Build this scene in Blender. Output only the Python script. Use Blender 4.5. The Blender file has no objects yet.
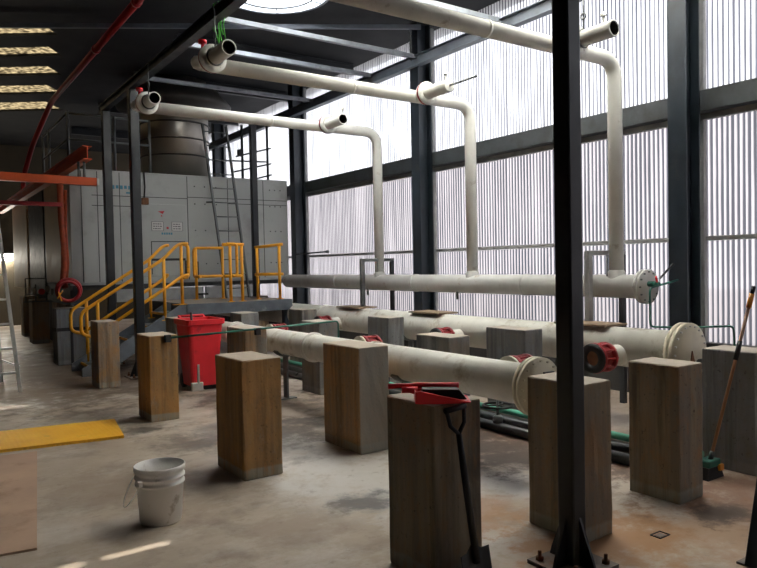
import bpy, bmesh, math, random
from mathutils import Vector, Matrix, geometry
random.seed(7)
PI = math.pi
scene = bpy.context.scene
COL = scene.collection
ORG = {}

# ------------------------------------------------------------------ mesh helpers
def V(*a): return Vector(a if len(a) > 1 else a[0])

class MB:
    def __init__(s): s.bm = bmesh.new()
    def box(s, lo, hi, bevel=0.0):
        lo, hi = Vector(lo), Vector(hi)
        r = bmesh.ops.create_cube(s.bm, size=1.0)
        c, d = (lo + hi) / 2, hi - lo
        for v in r['verts']:
            v.co = Vector((v.co.x * d.x, v.co.y * d.y, v.co.z * d.z)) + c
        if bevel:
            es = list({e for v in r['verts'] for e in v.link_edges})
            bmesh.ops.bevel(s.bm, geom=es, offset=bevel, segments=2, affect='EDGES', profile=0.5)
        return s
    def obox(s, c, ax, ay, az):
        """box from a centre and three half-axis vectors"""
        c, ax, ay, az = map(Vector, (c, ax, ay, az))
        vs = []
        for k in (-1, 1):
            for j in (-1, 1):
                for i in (-1, 1):
                    vs.append(s.bm.verts.new(c + ax * i + ay * j + az * k))
        for f in ((0, 2, 3, 1), (4, 5, 7, 6), (0, 1, 5, 4), (2, 6, 7, 3), (0, 4, 6, 2), (1, 3, 7, 5)):
            s.bm.faces.new([vs[i] for i in f])
        return s
    def bar(s, a, b, w, h, up=(0, 0, 1)):
        a, b = Vector(a), Vector(b)
        d = (b - a); L = d.length; d.normalize()
        u = Vector(up)
        if abs(d.dot(u)) > .97: u = Vector((0, 1, 0))
        sd = d.cross(u).normalized(); u = sd.cross(d).normalized()
        return s.obox((a + b) / 2, d * (L / 2), sd * (w / 2), u * (h / 2))
    def ibar(s, a, b, w, h, t=.012, up=(0, 0, 1)):
        a, b = Vector(a), Vector(b)
        d = (b - a).normalized(); u = Vector(up)
        if abs(d.dot(u)) > .97: u = Vector((1, 0, 0))
        sd = d.cross(u).normalized(); u = sd.cross(d).normalized()
        o = u * (h / 2 - t / 2)
        s.bar(a + o, b + o, w, t, up); s.bar(a - o, b - o, w, t, up)
        s.bar(a, b, t, h - 2 * t, up)
        return s
    def tube(s, pts, r, seg=14, caps=True, rs=None):
        pts = [Vector(p) for p in pts]; n = len(pts)
        tang = []
        for i in range(n):
            a, b = pts[max(0, i - 1)], pts[min(n - 1, i + 1)]
            tang.append((b - a).normalized())
        t = tang[0]
        ref = Vector((0, 0, 1)) if abs(t.z) < .9 else Vector((1, 0, 0))
        u = t.cross(ref).normalized()
        rings = []
        for i in range(n):
            if i:
                ax = tang[i - 1].cross(tang[i])
                if ax.length > 1e-6:
                    u = Matrix.Rotation(tang[i - 1].angle(tang[i]), 3, ax.normalized()) @ u
            w = tang[i].cross(u).normalized(); u = w.cross(tang[i]).normalized()
            rr = rs[i] if rs else r
            rings.append([s.bm.verts.new(pts[i] + u * (rr * math.cos(2 * PI * k / seg)) + w * (rr * math.sin(2 * PI * k / seg))) for k in range(seg)])
        for i in range(n - 1):
            for k in range(seg):
                f = s.bm.faces.new((rings[i][k], rings[i][(k + 1) % seg], rings[i + 1][(k + 1) % seg], rings[i + 1][k]))
                f.smooth = True
        if caps:
            s.bm.faces.new(rings[0][::-1]); s.bm.faces.new(rings[-1])
        return s
    def cyl(s, a, b, r, seg=20): return s.tube([a, b], r, seg)
    def lathe(s, o, axis, prof, seg=28):
        """profile of (distance along axis, radius) around axis from o; closed at r=0"""
        o, t = Vector(o), Vector(axis).normalized()
        ref = Vector((0, 0, 1)) if abs(t.z) < .9 else Vector((1, 0, 0))
        u = t.cross(ref).normalized(); w = t.cross(u).normalized()
        rings = []
        for (h, r) in prof:
            if r < 1e-6: rings.append([s.bm.verts.new(o + t * h)])
            else: rings.append([s.bm.verts.new(o + t * h + (u * math.cos(2 * PI * k / seg) + w * math.sin(2 * PI * k / seg)) * r) for k in range(seg)])
        for i in range(len(rings) - 1):
            A, B = rings[i], rings[i + 1]
            for k in range(seg):
                k2 = (k + 1) % seg
                if len(A) == 1 and len(B) == 1: continue
                if len(A) == 1: f = s.bm.faces.new((A[0], B[k2], B[k]))
                elif len(B) == 1: f = s.bm.faces.new((A[k], A[k2], B[0]))
                else: f = s.bm.faces.new((A[k], A[k2], B[k2], B[k]))
                f.smooth = True
        return s
    def ring(s, o, axis, ri, ro, h, seg=28):
        return s.lathe(o, axis, [(0, ri), (0, ro), (h, ro), (h, ri), (0, ri)], seg)
    def torus(s, o, axis, R, r, seg=28, rs=8, squash=1.0):
        o, t = Vector(o), Vector(axis).normalized()
        ref = Vector((0, 0, 1)) if abs(t.z) < .9 else Vector((1, 0, 0))
        u = t.cross(ref).normalized(); w = t.cross(u).normalized()
        g = []
        for k in range(seg):
            a = 2 * PI * k / seg; d = u * math.cos(a) + w * math.sin(a) * squash
            g.append([s.bm.verts.new(o + d * (R + r * math.cos(2 * PI * j / rs)) + t * (r * math.sin(2 * PI * j / rs))) for j in range(rs)])
        for k in range(seg):
            for j in range(rs):
                f = s.bm.faces.new((g[k][j], g[(k + 1) % seg][j], g[(k + 1) % seg][(j + 1) % rs], g[k][(j + 1) % rs])); f.smooth = True
        return s
    def prism(s, poly, d):
        """closed polygon of 3-D points extruded by vector d"""
        d = Vector(d); a = [s.bm.verts.new(Vector(p)) for p in poly]; b = [s.bm.verts.new(Vector(p) + d) for p in poly]
        n = len(a)
        s.bm.faces.new(a[::-1]); s.bm.faces.new(b)
        for i in range(n): s.bm.faces.new((a[i], a[(i + 1) % n], b[(i + 1) % n], b[i]))
        return s
    def bolts(s, o, axis, R, n, r, h, ph=0):
        o, t = Vector(o), Vector(axis).normalized()
        ref = Vector((0, 0, 1)) if abs(t.z) < .9 else Vector((1, 0, 0))
        u = t.cross(ref).normalized(); w = t.cross(u).normalized()
        for k in range(n):
            a = 2 * PI * k / n + ph; p = o + (u * math.cos(a) + w * math.sin(a)) * R
            s.tube([p, p + t * h], r, 6)
        return s
    def build(s, name, mat, parent=None, origin=None):
        bmesh.ops.recalc_face_normals(s.bm, faces=s.bm.faces)
        me = bpy.data.meshes.new(name)
        if parent is not None: o = ORG[parent.name]
        elif origin is not None: o = Vector(origin)
        else: o = Vector((0, 0, 0))
        bmesh.ops.translate(s.bm, verts=s.bm.verts, vec=-o)
        s.bm.to_mesh(me); s.bm.free()
        for m in (mat if isinstance(mat, (list, tuple)) else [mat]): me.materials.append(m)
        ob = bpy.data.objects.new(name, me); COL.objects.link(ob)
        if parent is not None: ob.parent = parent
        else: ob.location = o
        ORG[ob.name] = o
        return ob

def tag(o, label=None, cat=None, group=None, kind=None):
    if label: o['label'] = label
    if cat: o['category'] = cat
    if group: o['group'] = group
    if kind: o['kind'] = kind
    return o
def thing(name, label, cat, loc, group=None):
    o = bpy.data.objects.new(name, None); o.empty_display_size = .1; COL.objects.link(o)
    o.location = loc; ORG[o.name] = Vector(loc)
    return tag(o, label, cat, group)
def struct(name, mb, mat): return tag(mb.build(name, mat), kind='structure')
def bend(p0, p1, p2, r, n=6):
    """polyline p0-p1-p2 with corner p1 rounded by radius r"""
    p0, p1, p2 = Vector(p0), Vector(p1), Vector(p2)
    a = (p0 - p1).normalized(); b = (p2 - p1).normalized()
    return [p1 + a * (r * (1 - t) ** 2) + b * (r * t ** 2) for t in [i / n for i in range(n + 1)]]
def rounded(pts, r, n=5):
    out = [Vector(pts[0])]
    for i in range(1, len(pts) - 1): out += bend(pts[i - 1], pts[i], pts[i + 1], r, n)
    return out + [Vector(pts[-1])]

# ------------------------------------------------------------------ materials
class NT:
    def __init__(s, name):
        s.m = bpy.data.materials.new(name); s.m.use_nodes = True; s.t = s.m.node_tree; s.t.nodes.clear()
        s.out = s.n('ShaderNodeOutputMaterial')
    def n(s, ty, **kw):
        nd = s.t.nodes.new(ty)
        for k, v in kw.items(): setattr(nd, k, v)
        return nd
    def l(s, a, b): s.t.links.new(a, b)
    def coord(s, scale=(1, 1, 1), rnd=True, geo=False):
        if geo: c = s.n('ShaderNodeNewGeometry').outputs['Position']
        else: c = s.n('ShaderNodeTexCoord').outputs['Object']
        if rnd and not geo:
            oi = s.n('ShaderNodeObjectInfo'); mu = s.n('ShaderNodeMath', operation='MULTIPLY'); mu.inputs[1].default_value = 37.0
            s.l(oi.outputs['Random'], mu.inputs[0])
            ad = s.n('ShaderNodeVectorMath', operation='ADD'); s.l(c, ad.inputs[0]); s.l(mu.outputs[0], ad.inputs[1]); c = ad.outputs[0]
        mp = s.n('ShaderNodeMapping'); mp.inputs['Scale'].default_value = scale; s.l(c, mp.inputs['Vector'])
        return mp.outputs[0]
    def noise(s, vec, scale, detail=4, rough=.55):
        nd = s.n('ShaderNodeTexNoise'); nd.inputs['Scale'].default_value = scale; nd.inputs['Detail'].default_value = detail
        nd.inputs['Roughness'].default_value = rough; s.l(vec, nd.inputs['Vector']); return nd.outputs['Fac']
    def ramp(s, fac, stops, mode='LINEAR'):
        r = s.n('ShaderNodeValToRGB'); r.color_ramp.interpolation = mode
        e = r.color_ramp.elements
        while len(e) < len(stops): e.new(.5)
        for i, (p, c) in enumerate(stops):
            e[i].position = p; e[i].color = (*c, 1) if not isinstance(c, (int, float)) else (c, c, c, 1)
        s.l(fac, r.inputs[0]); return r.outputs[0]
    def mix(s, fac, a, b, mode='MIX'):
        m = s.n('ShaderNodeMix', data_type='RGBA', blend_type=mode)
        for sock, v in ((m.inputs[0], fac), (m.inputs[6], a), (m.inputs[7], b)):
            if isinstance(v, (int, float)): sock.default_value = v
            elif isinstance(v, tuple): sock.default_value = (*v, 1)
            else: s.l(v, sock)
        return m.outputs[2]
    def math(s, op, a, b=None):
        m = s.n('ShaderNodeMath', operation=op)
        for i, v in enumerate((a, b)):
            if v is None: continue
            if isinstance(v, (int, float)): m.inputs[i].default_value = v
            else: s.l(v, m.inputs[i])
        return m.outputs[0]
    def principled(s, color, rough=.6, metal=0, bump=None, bstr=.2, bdist=.01, spec=.5):
        p = s.n('ShaderNodeBsdfPrincipled')
        for sock, v in ((p.inputs['Base Color'], color), (p.inputs['Roughness'], rough), (p.inputs['Metallic'], metal)):
            if isinstance(v, (int, float)): sock.default_value = v
            elif isinstance(v, tuple): sock.default_value = (*v, 1)
            else: s.l(v, sock)
        p.inputs['Specular IOR Level'].default_value = spec
        if bump is not None:
            b = s.n('ShaderNodeBump'); b.inputs['Strength'].default_value = bstr; b.inputs['Distance'].default_value = bdist
            s.l(bump, b.inputs['Height']); s.l(b.outputs[0], p.inputs['Normal'])
        s.l(p.outputs[0], s.out.inputs[0]); return p

def simple(name, c, rough=.5, metal=0, var=.18, scale=6, dirt=None, dscale=3, dlo=.55, dhi=.72, bstr=.08, spec=.5):
    n = NT(name); co = n.coord()
    f = n.noise(co, scale, 5)
    lo = tuple(x * (1 - var) for x in c); hi = tuple(min(1, x * (1 + var)) for x in c)
    col = n.ramp(f, [(.3, lo), (.7, hi)])
    if dirt:
        d = n.noise(co, dscale, 7, .65)
        col = n.mix(n.ramp(d, [(dlo, 0.0), (dhi, 1.0)]), col, dirt)
    n.principled(col, n.ramp(f, [(.3, max(0, rough - .08)), (.7, min(1, rough + .08))]), metal, f, bstr, .01, spec)
    return n.m

def concrete(name, a, b, c, band=(.33, .34, .29)):
    """board-marked concrete: vertical streaks, rusty stains, holes, and a paler grouted foot"""
    n = NT(name); co = n.coord((1, 1, 1)); st = n.coord((9, 9, .5))
    f1 = n.noise(st, 1.0, 4); f2 = n.noise(co, 2.2, 6, .6); f3 = n.noise(co, 40, 3)
    col = n.mix(n.ramp(f1, [(.42, 0.0), (.58, 1.0)]), a, b)
    col = n.mix(n.ramp(f2, [(.48, 0.0), (.66, 1.0)]), col, c)
    col = n.mix(n.ramp(f3, [(.28, .55), (.36, 0.0)]), col, (.03, .025, .02))
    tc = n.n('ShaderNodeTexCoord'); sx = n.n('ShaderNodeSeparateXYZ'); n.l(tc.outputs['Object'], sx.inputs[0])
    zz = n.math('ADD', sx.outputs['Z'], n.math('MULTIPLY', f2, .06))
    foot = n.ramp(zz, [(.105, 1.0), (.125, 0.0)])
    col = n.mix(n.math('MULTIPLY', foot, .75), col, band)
    st2 = n.noise(n.coord((6, 6, .28)), 1.3, 6, .7); sp = n.noise(n.coord((3, 3, 1.2)), 5, 8, .75)
    col = n.mix(n.ramp(st2, [(.50, 0.0), (.66, .7)]), col, (a[0] * .32, a[1] * .31, a[2] * .33))
    col = n.mix(n.ramp(sp, [(.52, 0.0), (.68, .6)]), col, (c[0] * 1.1, c[1] * .95, c[2] * .8))
    col = n.mix(n.ramp(sp, [(.30, .5), (.44, 0.0)]), col, (.30, .29, .265))
    # paler upward faces
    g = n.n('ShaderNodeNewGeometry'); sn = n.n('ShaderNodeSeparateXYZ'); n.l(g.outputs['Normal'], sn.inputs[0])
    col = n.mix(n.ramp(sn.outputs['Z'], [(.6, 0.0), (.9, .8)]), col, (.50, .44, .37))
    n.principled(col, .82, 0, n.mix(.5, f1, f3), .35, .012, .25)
    return n.m

M = {}
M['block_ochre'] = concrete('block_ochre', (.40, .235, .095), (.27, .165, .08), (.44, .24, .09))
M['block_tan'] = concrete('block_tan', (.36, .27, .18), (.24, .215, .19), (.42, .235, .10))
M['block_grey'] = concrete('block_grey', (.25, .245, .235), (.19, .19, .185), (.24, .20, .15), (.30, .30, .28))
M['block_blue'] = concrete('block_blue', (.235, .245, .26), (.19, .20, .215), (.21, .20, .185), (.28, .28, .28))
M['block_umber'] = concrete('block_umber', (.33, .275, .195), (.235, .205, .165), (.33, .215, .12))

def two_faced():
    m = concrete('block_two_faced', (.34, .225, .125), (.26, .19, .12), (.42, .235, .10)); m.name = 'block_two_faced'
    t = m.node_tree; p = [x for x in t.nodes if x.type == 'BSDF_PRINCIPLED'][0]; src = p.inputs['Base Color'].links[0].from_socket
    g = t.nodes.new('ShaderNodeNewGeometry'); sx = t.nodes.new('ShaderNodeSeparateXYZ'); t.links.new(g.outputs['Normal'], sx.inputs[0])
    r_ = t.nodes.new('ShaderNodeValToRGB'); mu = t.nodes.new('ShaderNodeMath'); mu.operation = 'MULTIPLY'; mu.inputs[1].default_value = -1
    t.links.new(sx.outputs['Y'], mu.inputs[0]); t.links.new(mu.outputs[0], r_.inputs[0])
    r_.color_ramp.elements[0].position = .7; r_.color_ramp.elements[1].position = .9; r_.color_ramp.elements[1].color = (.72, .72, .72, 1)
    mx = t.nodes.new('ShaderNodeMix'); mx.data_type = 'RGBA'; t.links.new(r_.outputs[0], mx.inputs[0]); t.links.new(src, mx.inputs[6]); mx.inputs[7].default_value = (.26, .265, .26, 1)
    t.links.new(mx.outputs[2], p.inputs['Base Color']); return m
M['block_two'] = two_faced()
def floor_mat():
    n = NT('concrete_floor'); co = n.coord((1, 1, 1), geo=True)
    f1 = n.noise(co, .55, 7, .62); f2 = n.noise(co, 1.7, 8, .68); f3 = n.noise(co, 9, 6, .7); f4 = n.noise(n.coord((1, 1.35, 1), geo=True), .9, 9, .7)
    col = n.ramp(f1, [(.32, (.335, .262, .19)), (.5, (.435, .36, .285)), (.68, (.50, .44, .375))])
    col = n.mix(n.ramp(f2, [(.50, 0.0), (.70, .8)]), col, (.20, .15, .115))
    col = n.mix(n.ramp(f4, [(.50, 0.0), (.68, .7)]), col, (.60, .56, .515))
    # oily and rusty stains, and one painted shadow patch, at their own places
    g = n.n('ShaderNodeNewGeometry')
    f5 = n.noise(co, 3.6, 9, .72)
    def blob(x, y, r, sx=1.0, sy=1.0):
        mp = n.n('ShaderNodeMapping'); mp.inputs['Location'].default_value = (-x * sx, -y * sy, 0); mp.inputs['Scale'].default_value = (sx, sy, 0)
        n.l(g.outputs['Position'], mp.inputs['Vector'])
        ln = n.n('ShaderNodeVectorMath', operation='LENGTH'); n.l(mp.outputs[0], ln.inputs[0])
        d = n.math('ADD', ln.outputs['Value'], n.math('MULTIPLY', n.math('SUBTRACT', f5, .5), r * 3.2))
        return n.ramp(n.math('DIVIDE', d, r), [(.45, 1.0), (1.0, 0.0)])
    dark = (.085, .068, .058); rust = (.36, .19, .085); red = (.20, .105, .07)
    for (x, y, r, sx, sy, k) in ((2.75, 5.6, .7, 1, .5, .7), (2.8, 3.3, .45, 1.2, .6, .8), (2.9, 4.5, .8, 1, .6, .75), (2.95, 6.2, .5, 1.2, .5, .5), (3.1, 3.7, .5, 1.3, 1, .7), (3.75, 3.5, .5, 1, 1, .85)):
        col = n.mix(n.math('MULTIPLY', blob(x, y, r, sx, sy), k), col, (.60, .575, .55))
    for (x, y, r, sx, sy, c, k) in (
        (2.60, 3.95, .30, 1, 1.1, (.10, .095, .095), .85), (2.15, 6.3, .4, 1, .9, dark, .45), (3.1, 6.3, .55, 1, .8, (.15, .12, .105), .75), (3.5, 8.2, .7, 1, .8, dark, .6), (1.15, 5.4, .6, 1, 1, (.27, .2, .145), .5), (2.0, 3.8, .5, 1, 1.2, (.28, .2, .14), .5), (2.75, 6.2, .85, 1, .8, dark, .55), (4.75, 5.5, 1.5, 1.9, .45, red, .85), (4.35, 4.15, .55, 1.0, .6, dark, .95), (4.3, 5.3, .9, 1.6, .4, (.12, .075, .055), .9), (3.5, 5.9, .5, 1.2, .6, dark, .6), (4.9, 2.4, .9, 1, 1.3, red, .8),
        (3.0, 3.3, .55, 1, 1.4, rust, .75), (3.35, 2.6, .7, 1, 1.4, rust, .9), (4.0, 2.2, .7, 1, 1, rust, .55), (1.9, 7.2, .35, 1, 1.4, dark, .85), (1.75, 8.3, .75, 1, 1.5, dark, .45),  # the small dark spot left of the brown block imitates its shadow
        (4.3, 2.35, .3, 1, 1.6, dark, .8), (4.15, 5.6, 1.2, 2.2, .4, dark, .6), (1.9, 5.1, .4, 1, 1.2, dark, .3), (2.3, 10.8, 2.4, .8, .9, dark, .6), (1.6, 12.8, 3.4, 1, .8, (.12, .075, .045), .9), (1.0, 10.4, 1.2, 1, 1, (.22, .15, .09), .6)):
        col = n.mix(n.math('MULTIPLY', blob(x, y, r, sx, sy), k), col, c)
    col = n.mix(n.ramp(f3, [(.30, .5), (.42, 0.0)]), col, (.20, .15, .11))
    rg = n.ramp(f4, [(.35, .62), (.65, .36)])
    n.principled(col, rg, 0, f3, .12, .01, .35)
    return n.m
M['floor'] = floor_mat()

def sheet_mat(name, pitch, c_lo, c_hi, lo, hi, tr):
    """ribbed translucent plastic sheeting with dirt settled along each valley"""
    n = NT(name)
    tc = n.n('ShaderNodeTexCoord'); sx = n.n('ShaderNodeSeparateXYZ'); n.l(tc.outputs['Object'], sx.inputs[0])
    ph = n.math('FRACT', n.math('DIVIDE', sx.outputs['Y'], pitch))
    tri = n.math('ABSOLUTE', n.math('SUBTRACT', ph, .5))       # 0 at crest ... .5 at valley
    d = n.noise(n.coord((1, 2.2, .35), False), 1.6, 5, .6)
    e = n.noise(n.coord((1, 16., .25), False), 1.0, 3, .6)
    t = n.math('ADD', tri, n.math('MULTIPLY', n.math('SUBTRACT', d, .5), .30))
    t = n.math('ADD', t, n.math('MULTIPLY', n.math('SUBTRACT', e, .5), .34))
    col = n.mix(n.ramp(t, [(lo, 0.0), (hi, 1.0)]), c_hi, c_lo)  # dark stripes: shading of the ribs put into the colour
    tl = n.n('ShaderNodeBsdfTranslucent'); n.l(col, tl.inputs[0])
    df = n.n('ShaderNodeBsdfDiffuse'); n.l(col, df.inputs[0])
    tp = n.n('ShaderNodeBsdfTransparent'); n.l(col, tp.inputs[0])
    m1 = n.n('ShaderNodeMixShader'); m1.inputs[0].default_value = .25; n.l(tl.outputs[0], m1.inputs[1]); n.l(df.outputs[0], m1.inputs[2])
    m2 = n.n('ShaderNodeMixShader'); m2.inputs[0].default_value = tr; n.l(m1.outputs[0], m2.inputs[1]); n.l(tp.outputs[0], m2.inputs[2])
    n.l(m2.outputs[0], n.out.inputs[0]); return n.m
PITCH = .060
M['sheet_up'] = sheet_mat('translucent_sheet_upper', PITCH, (.034, .034, .04), (.205, .205, .212), .24, .37, .30)
M['sheet_low'] = sheet_mat('translucent_sheet_lower', PITCH, (.024, .024, .028), (.145, .135, .139), .15, .31, .18)  # darker than the upper sheet: dimmer light from outside put into its colour
def rooflight_mat(name, a, b):
    n = NT(name); f = n.noise(n.coord((3, 3, 3), False), 4, 5)
    col = n.ramp(f, [(.36, a), (.6, b)])
    tl = n.n('ShaderNodeBsdfTranslucent'); n.l(col, tl.inputs[0]); n.l(tl.outputs[0], n.out.inputs[0]); return n.m
M['rooflight'] = rooflight_mat('roof_light_sheet', (.7, .68, .62), (.93, .92, .88))
M['rooflight_old'] = rooflight_mat('yellowed_roof_light_sheet', (.05, .043, .032), (.24, .21, .155))
def dome_mat():
    n = NT('white_dome_sheet'); n.coord()
    tl = n.n('ShaderNodeBsdfTranslucent'); tl.inputs[0].default_value = (.95, .96, .97, 1)
    tp = n.n('ShaderNodeBsdfTransparent'); tp.inputs[0].default_value = (.95, .96, .97, 1)
    m = n.n('ShaderNodeMixShader'); m.inputs[0].default_value = .0; n.l(tl.outputs[0], m.inputs[1]); n.l(tp.outputs[0], m.inputs[2])
    n.l(m.outputs[0], n.out.inputs[0]); return n.m
M['dome'] = dome_mat()

M['post'] = simple('blue_black_paint', (.018, .026, .036), .38, .0, .25, 5, (.05, .05, .045), 3, .62, .8)
M['post_black'] = simple('black_post_paint', (.0095, .0125, .016), .4, .0, .25, 5, (.03, .03, .03), 3, .62, .8)
M['beam_dark'] = simple('dark_steel', (.028, .032, .037), .5, 0, .25, 4)
M['girt'] = simple('grey_girt_paint', (.048, .055, .06), .55, 0, .25, 4, (.03, .03, .03), 3, .5, .7)
M['steel_blue'] = simple('blue_grey_paint', (.15, .17, .205), .5, 0, .2, 4)
M['strut'] = simple('pale_strut_paint', (.27, .295, .335), .5, 0, .25, 5, (.16, .17, .18), 6, .52, .7)
M['flashing'] = simple('grey_flashing', (.30, .30, .30), .6)
M['roof'] = simple('dark_roof_sheet', (.013, .0145, .017), .8, 0, .3, 2)
M['wall_dark'] = simple('dark_block_wall', (.13, .10, .075), .85, 0, .25, 2)
M['dado'] = simple('dark_concrete_dado', (.055, .052, .05), .85, 0, .3, 3)
M['wall_beige'] = simple('beige_block_wall', (.075, .06, .038), .85, 0, .2, 2)
M['pipe_up'] = simple('white_pipe_paint', (.74, .735, .70), .42, 0, .08, 4, (.30, .24, .17), 5, .62, .76)
M['pipe_floor'] = simple('cream_pipe_paint', (.68, .665, .61), .42, 0, .12, 3, (.33, .27, .19), 4, .55, .72)
M['pipe_header'] = simple('grey_header_paint', (.50, .495, .48), .5, 0, .12, 3, (.27, .19, .10), 3.2, .62, .74)
M['flange_cream'] = simple('cream_flange', (.58, .53, .40), .5, 0, .12, 4, (.25, .18, .10), 6, .6, .75)
M['red'] = simple('red_coupling_paint', (.33, .02, .026), .4, 0, .2, 8)
M['red_plastic'] = simple('red_bin_plastic', (.80, .03, .045), .42, 0, .1, 3, (.33, .02, .025), 5, .6, .8)
M['red_pan'] = simple('bright_red_plastic', (.86, .014, .026), .32, 0, .06, 4)
M['red_pipe'] = simple('red_sprinkler_paint', (.27, .012, .014), .4, 0, .2, 4)
M['yellow'] = simple('yellow_rail_paint', (.84, .37, .016), .4, 0, .12, 5, (.38, .14, .02), 6, .62, .8)
M['orange'] = simple('orange_hoist_paint', (.55, .075, .01), .45, 0, .15, 4)
M['cable_red'] = simple('dull_red_cable', (.30, .045, .012), .6, 0, .3, 12)
M['black'] = simple('black_rubber', (.012, .012, .013), .55, 0, .2, 8)
M['hole'] = simple('dark_bore', (.01, .009, .008), .9)
M['rust'] = simple('rusty_steel', (.16, .07, .03), .8, 0, .35, 12)
M['plate'] = simple('plate_steel', (.20, .17, .15), .6, .2, .3, 10, (.18, .09, .045), 6, .5, .7)
M['oven'] = simple('oven_white_panel', (.375, .39, .38), .5, 0, .05, 1.5, (.28, .285, .265), 2, .55, .75)
M['oven_side'] = simple('oven_beige_panel', (.52, .44, .31), .6, 0, .1, 2)
M['oven_frame'] = simple('oven_dark_frame', (.055, .06, .065), .6)
M['plinth'] = simple('oven_grey_plinth', (.33, .345, .35), .6)
M['deck'] = simple('deck_edge_grey', (.105, .12, .14), .6, 0, .25, 5, (.3, .3, .3), 3, .62, .75)
M['decktop'] = simple('deck_top_plate', (.26, .22, .18), .7)
M['seam'] = simple('black_seam', (.02, .02, .02), .7)
M['stainless'] = simple('stainless_flue', (.36, .33, .29), .36, .95, .2, 1.2)
M['hood'] = simple('dull_hood_steel', (.07, .065, .06), .5, .5)
M['alu'] = simple('aluminium', (.62, .62, .60), .38, .7, .1, 5)
M['ladder'] = simple('grey_ladder_steel', (.14, .15, .15), .5, .3)
M['bucket'] = simple('white_bucket_plastic', (.84, .82, .80), .42, 0, .04, 3, (.33, .27, .20), 7, .60, .74)
M['ply'] = simple('brown_plywood', (.47, .315, .22), .75, 0, .14, 2.2, (.27, .16, .10), 2.5, .55, .75)
M['green'] = simple('teal_green_pipe', (.02, .145, .105), .4, 0, .2, 6)
M['green_light'] = simple('pale_green_hose', (.10, .42, .30), .4, 0, .15, 5)
M['rope'] = simple('green_cord', (.10, .55, .06), .6)
M['hose_black'] = simple('black_floor_pipe', (.03, .034, .036), .35)
M['hose_grey'] = simple('dusty_floor_pipe', (.20, .175, .15), .6)
M['brown_pole'] = simple('brown_broom_pole', (.34, .155, .075), .5)
M['amber'] = simple('orange_broom_cap', (.85, .30, .02), .4)
M['timber'] = simple('weathered_timber', (.22, .155, .10), .8)
M['sign'] = simple('white_sign_plate', (.52, .52, .50), .5, 0, .03)
M['ink'] = simple('black_ink', (.04, .04, .045), .6)
M['ink_red'] = simple('red_ink', (.5, .03, .04), .6)
M['ink_blue'] = simple('blue_ink', (.05, .22, .32), .6)
M['gravel'] = simple('outside_ground', (.30, .28, .27), .9, 0, .2, 1)
def ramp_mat():
    n = NT('yellow_tactile_plate'); co = n.coord((1, 1, 1), False)
    v = n.n('ShaderNodeTexVoronoi'); v.inputs['Scale'].default_value = 22; v.inputs['Randomness'].default_value = .15; n.l(co, v.inputs['Vector'])
    f = n.noise(co, 3, 6); d = n.noise(co, 7, 7, .7)
    col = n.ramp(f, [(.3, (.80, .37, .012)), (.7, (.92, .50, .03))])
    col = n.mix(n.ramp(v.outputs['Distance'], [(.18, .35), (.34, 0.0)]), col, (.40, .15, .01))
    col = n.mix(n.ramp(d, [(.60, 0.0), (.72, .6)]), col, (.33, .20, .10))
    n.principled(col, .5, 0, v.outputs['Distance'], .5, .012); return n.m
M['ramp'] = ramp_mat()
def lamp_mat():
    n = NT('lit_tube'); e = n.n('ShaderNodeEmission'); e.inputs[0].default_value = (1, .93, .80, 1); e.inputs[1].default_value = 60.0
    n.l(e.outputs[0], n.out.inputs[0]); return n.m
M['lamp'] = lamp_mat()

# ------------------------------------------------------------------ the hall
X0, X1, Y0, Y1, ZC = -6.0, 7.5, -4.0, 24.0, 5.6
struct('floor', MB().box((X0 - .1, Y0 - .1, -.15), (7.62, Y1 + .1, 0)), M['floor'])
o = struct('ground', MB().box((7.62, -14, -.35), (40, 45, -.2)), M['gravel'])

def corrugated(x, y0, y1, z0, z1, amp=.012):
    mb = MB(); n = int((y1 - y0) / (PITCH / 6)); prev = None
    for i in range(n + 1):
        y = y0 + i * PITCH / 6; dx = amp * math.cos(2 * PI * y / PITCH)
        a, b = mb.bm.verts.new((x + dx, y, z0)), mb.bm.verts.new((x + dx, y, z1))
        if prev:
            f = mb.bm.faces.new((prev[0], a, b, prev[1])); f.smooth = True
        prev = (a, b)
    return mb
struct('wall_right', corrugated(X1, Y0, Y1, .04, 3.36), M['sheet_low'])
struct('wall_right.001', corrugated(X1 + .03, Y0, Y1, 3.30, ZC), M['sheet_up'])
struct('wall_back', MB().box((X0, Y1, 0), (X1 + .1, Y1 + .12, ZC)), M['wall_beige'])
struct('wall_left', MB().box((X0 - .12, Y0, 0), (X0, Y1, ZC)), M['wall_dark'])
struct('wall_front', MB().box((X0, Y0 - .12, 0), (X1 + .1, Y0, ZC)), M['wall_dark'])

# ceiling with its openings: round roof vent, roof lights (some unseen, added for fill), narrow gaps between sheets
def circ(cx, cy, r, n=40): return [(cx + r * math.cos(2 * PI * k / n), cy + r * math.sin(2 * PI * k / n)) for k in range(n)]
def rect(x0, y0, x1, y1): return [(x0, y0), (x1, y0), (x1, y1), (x0, y1)]
VENT = (4.50, 8.98, .80)
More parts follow.
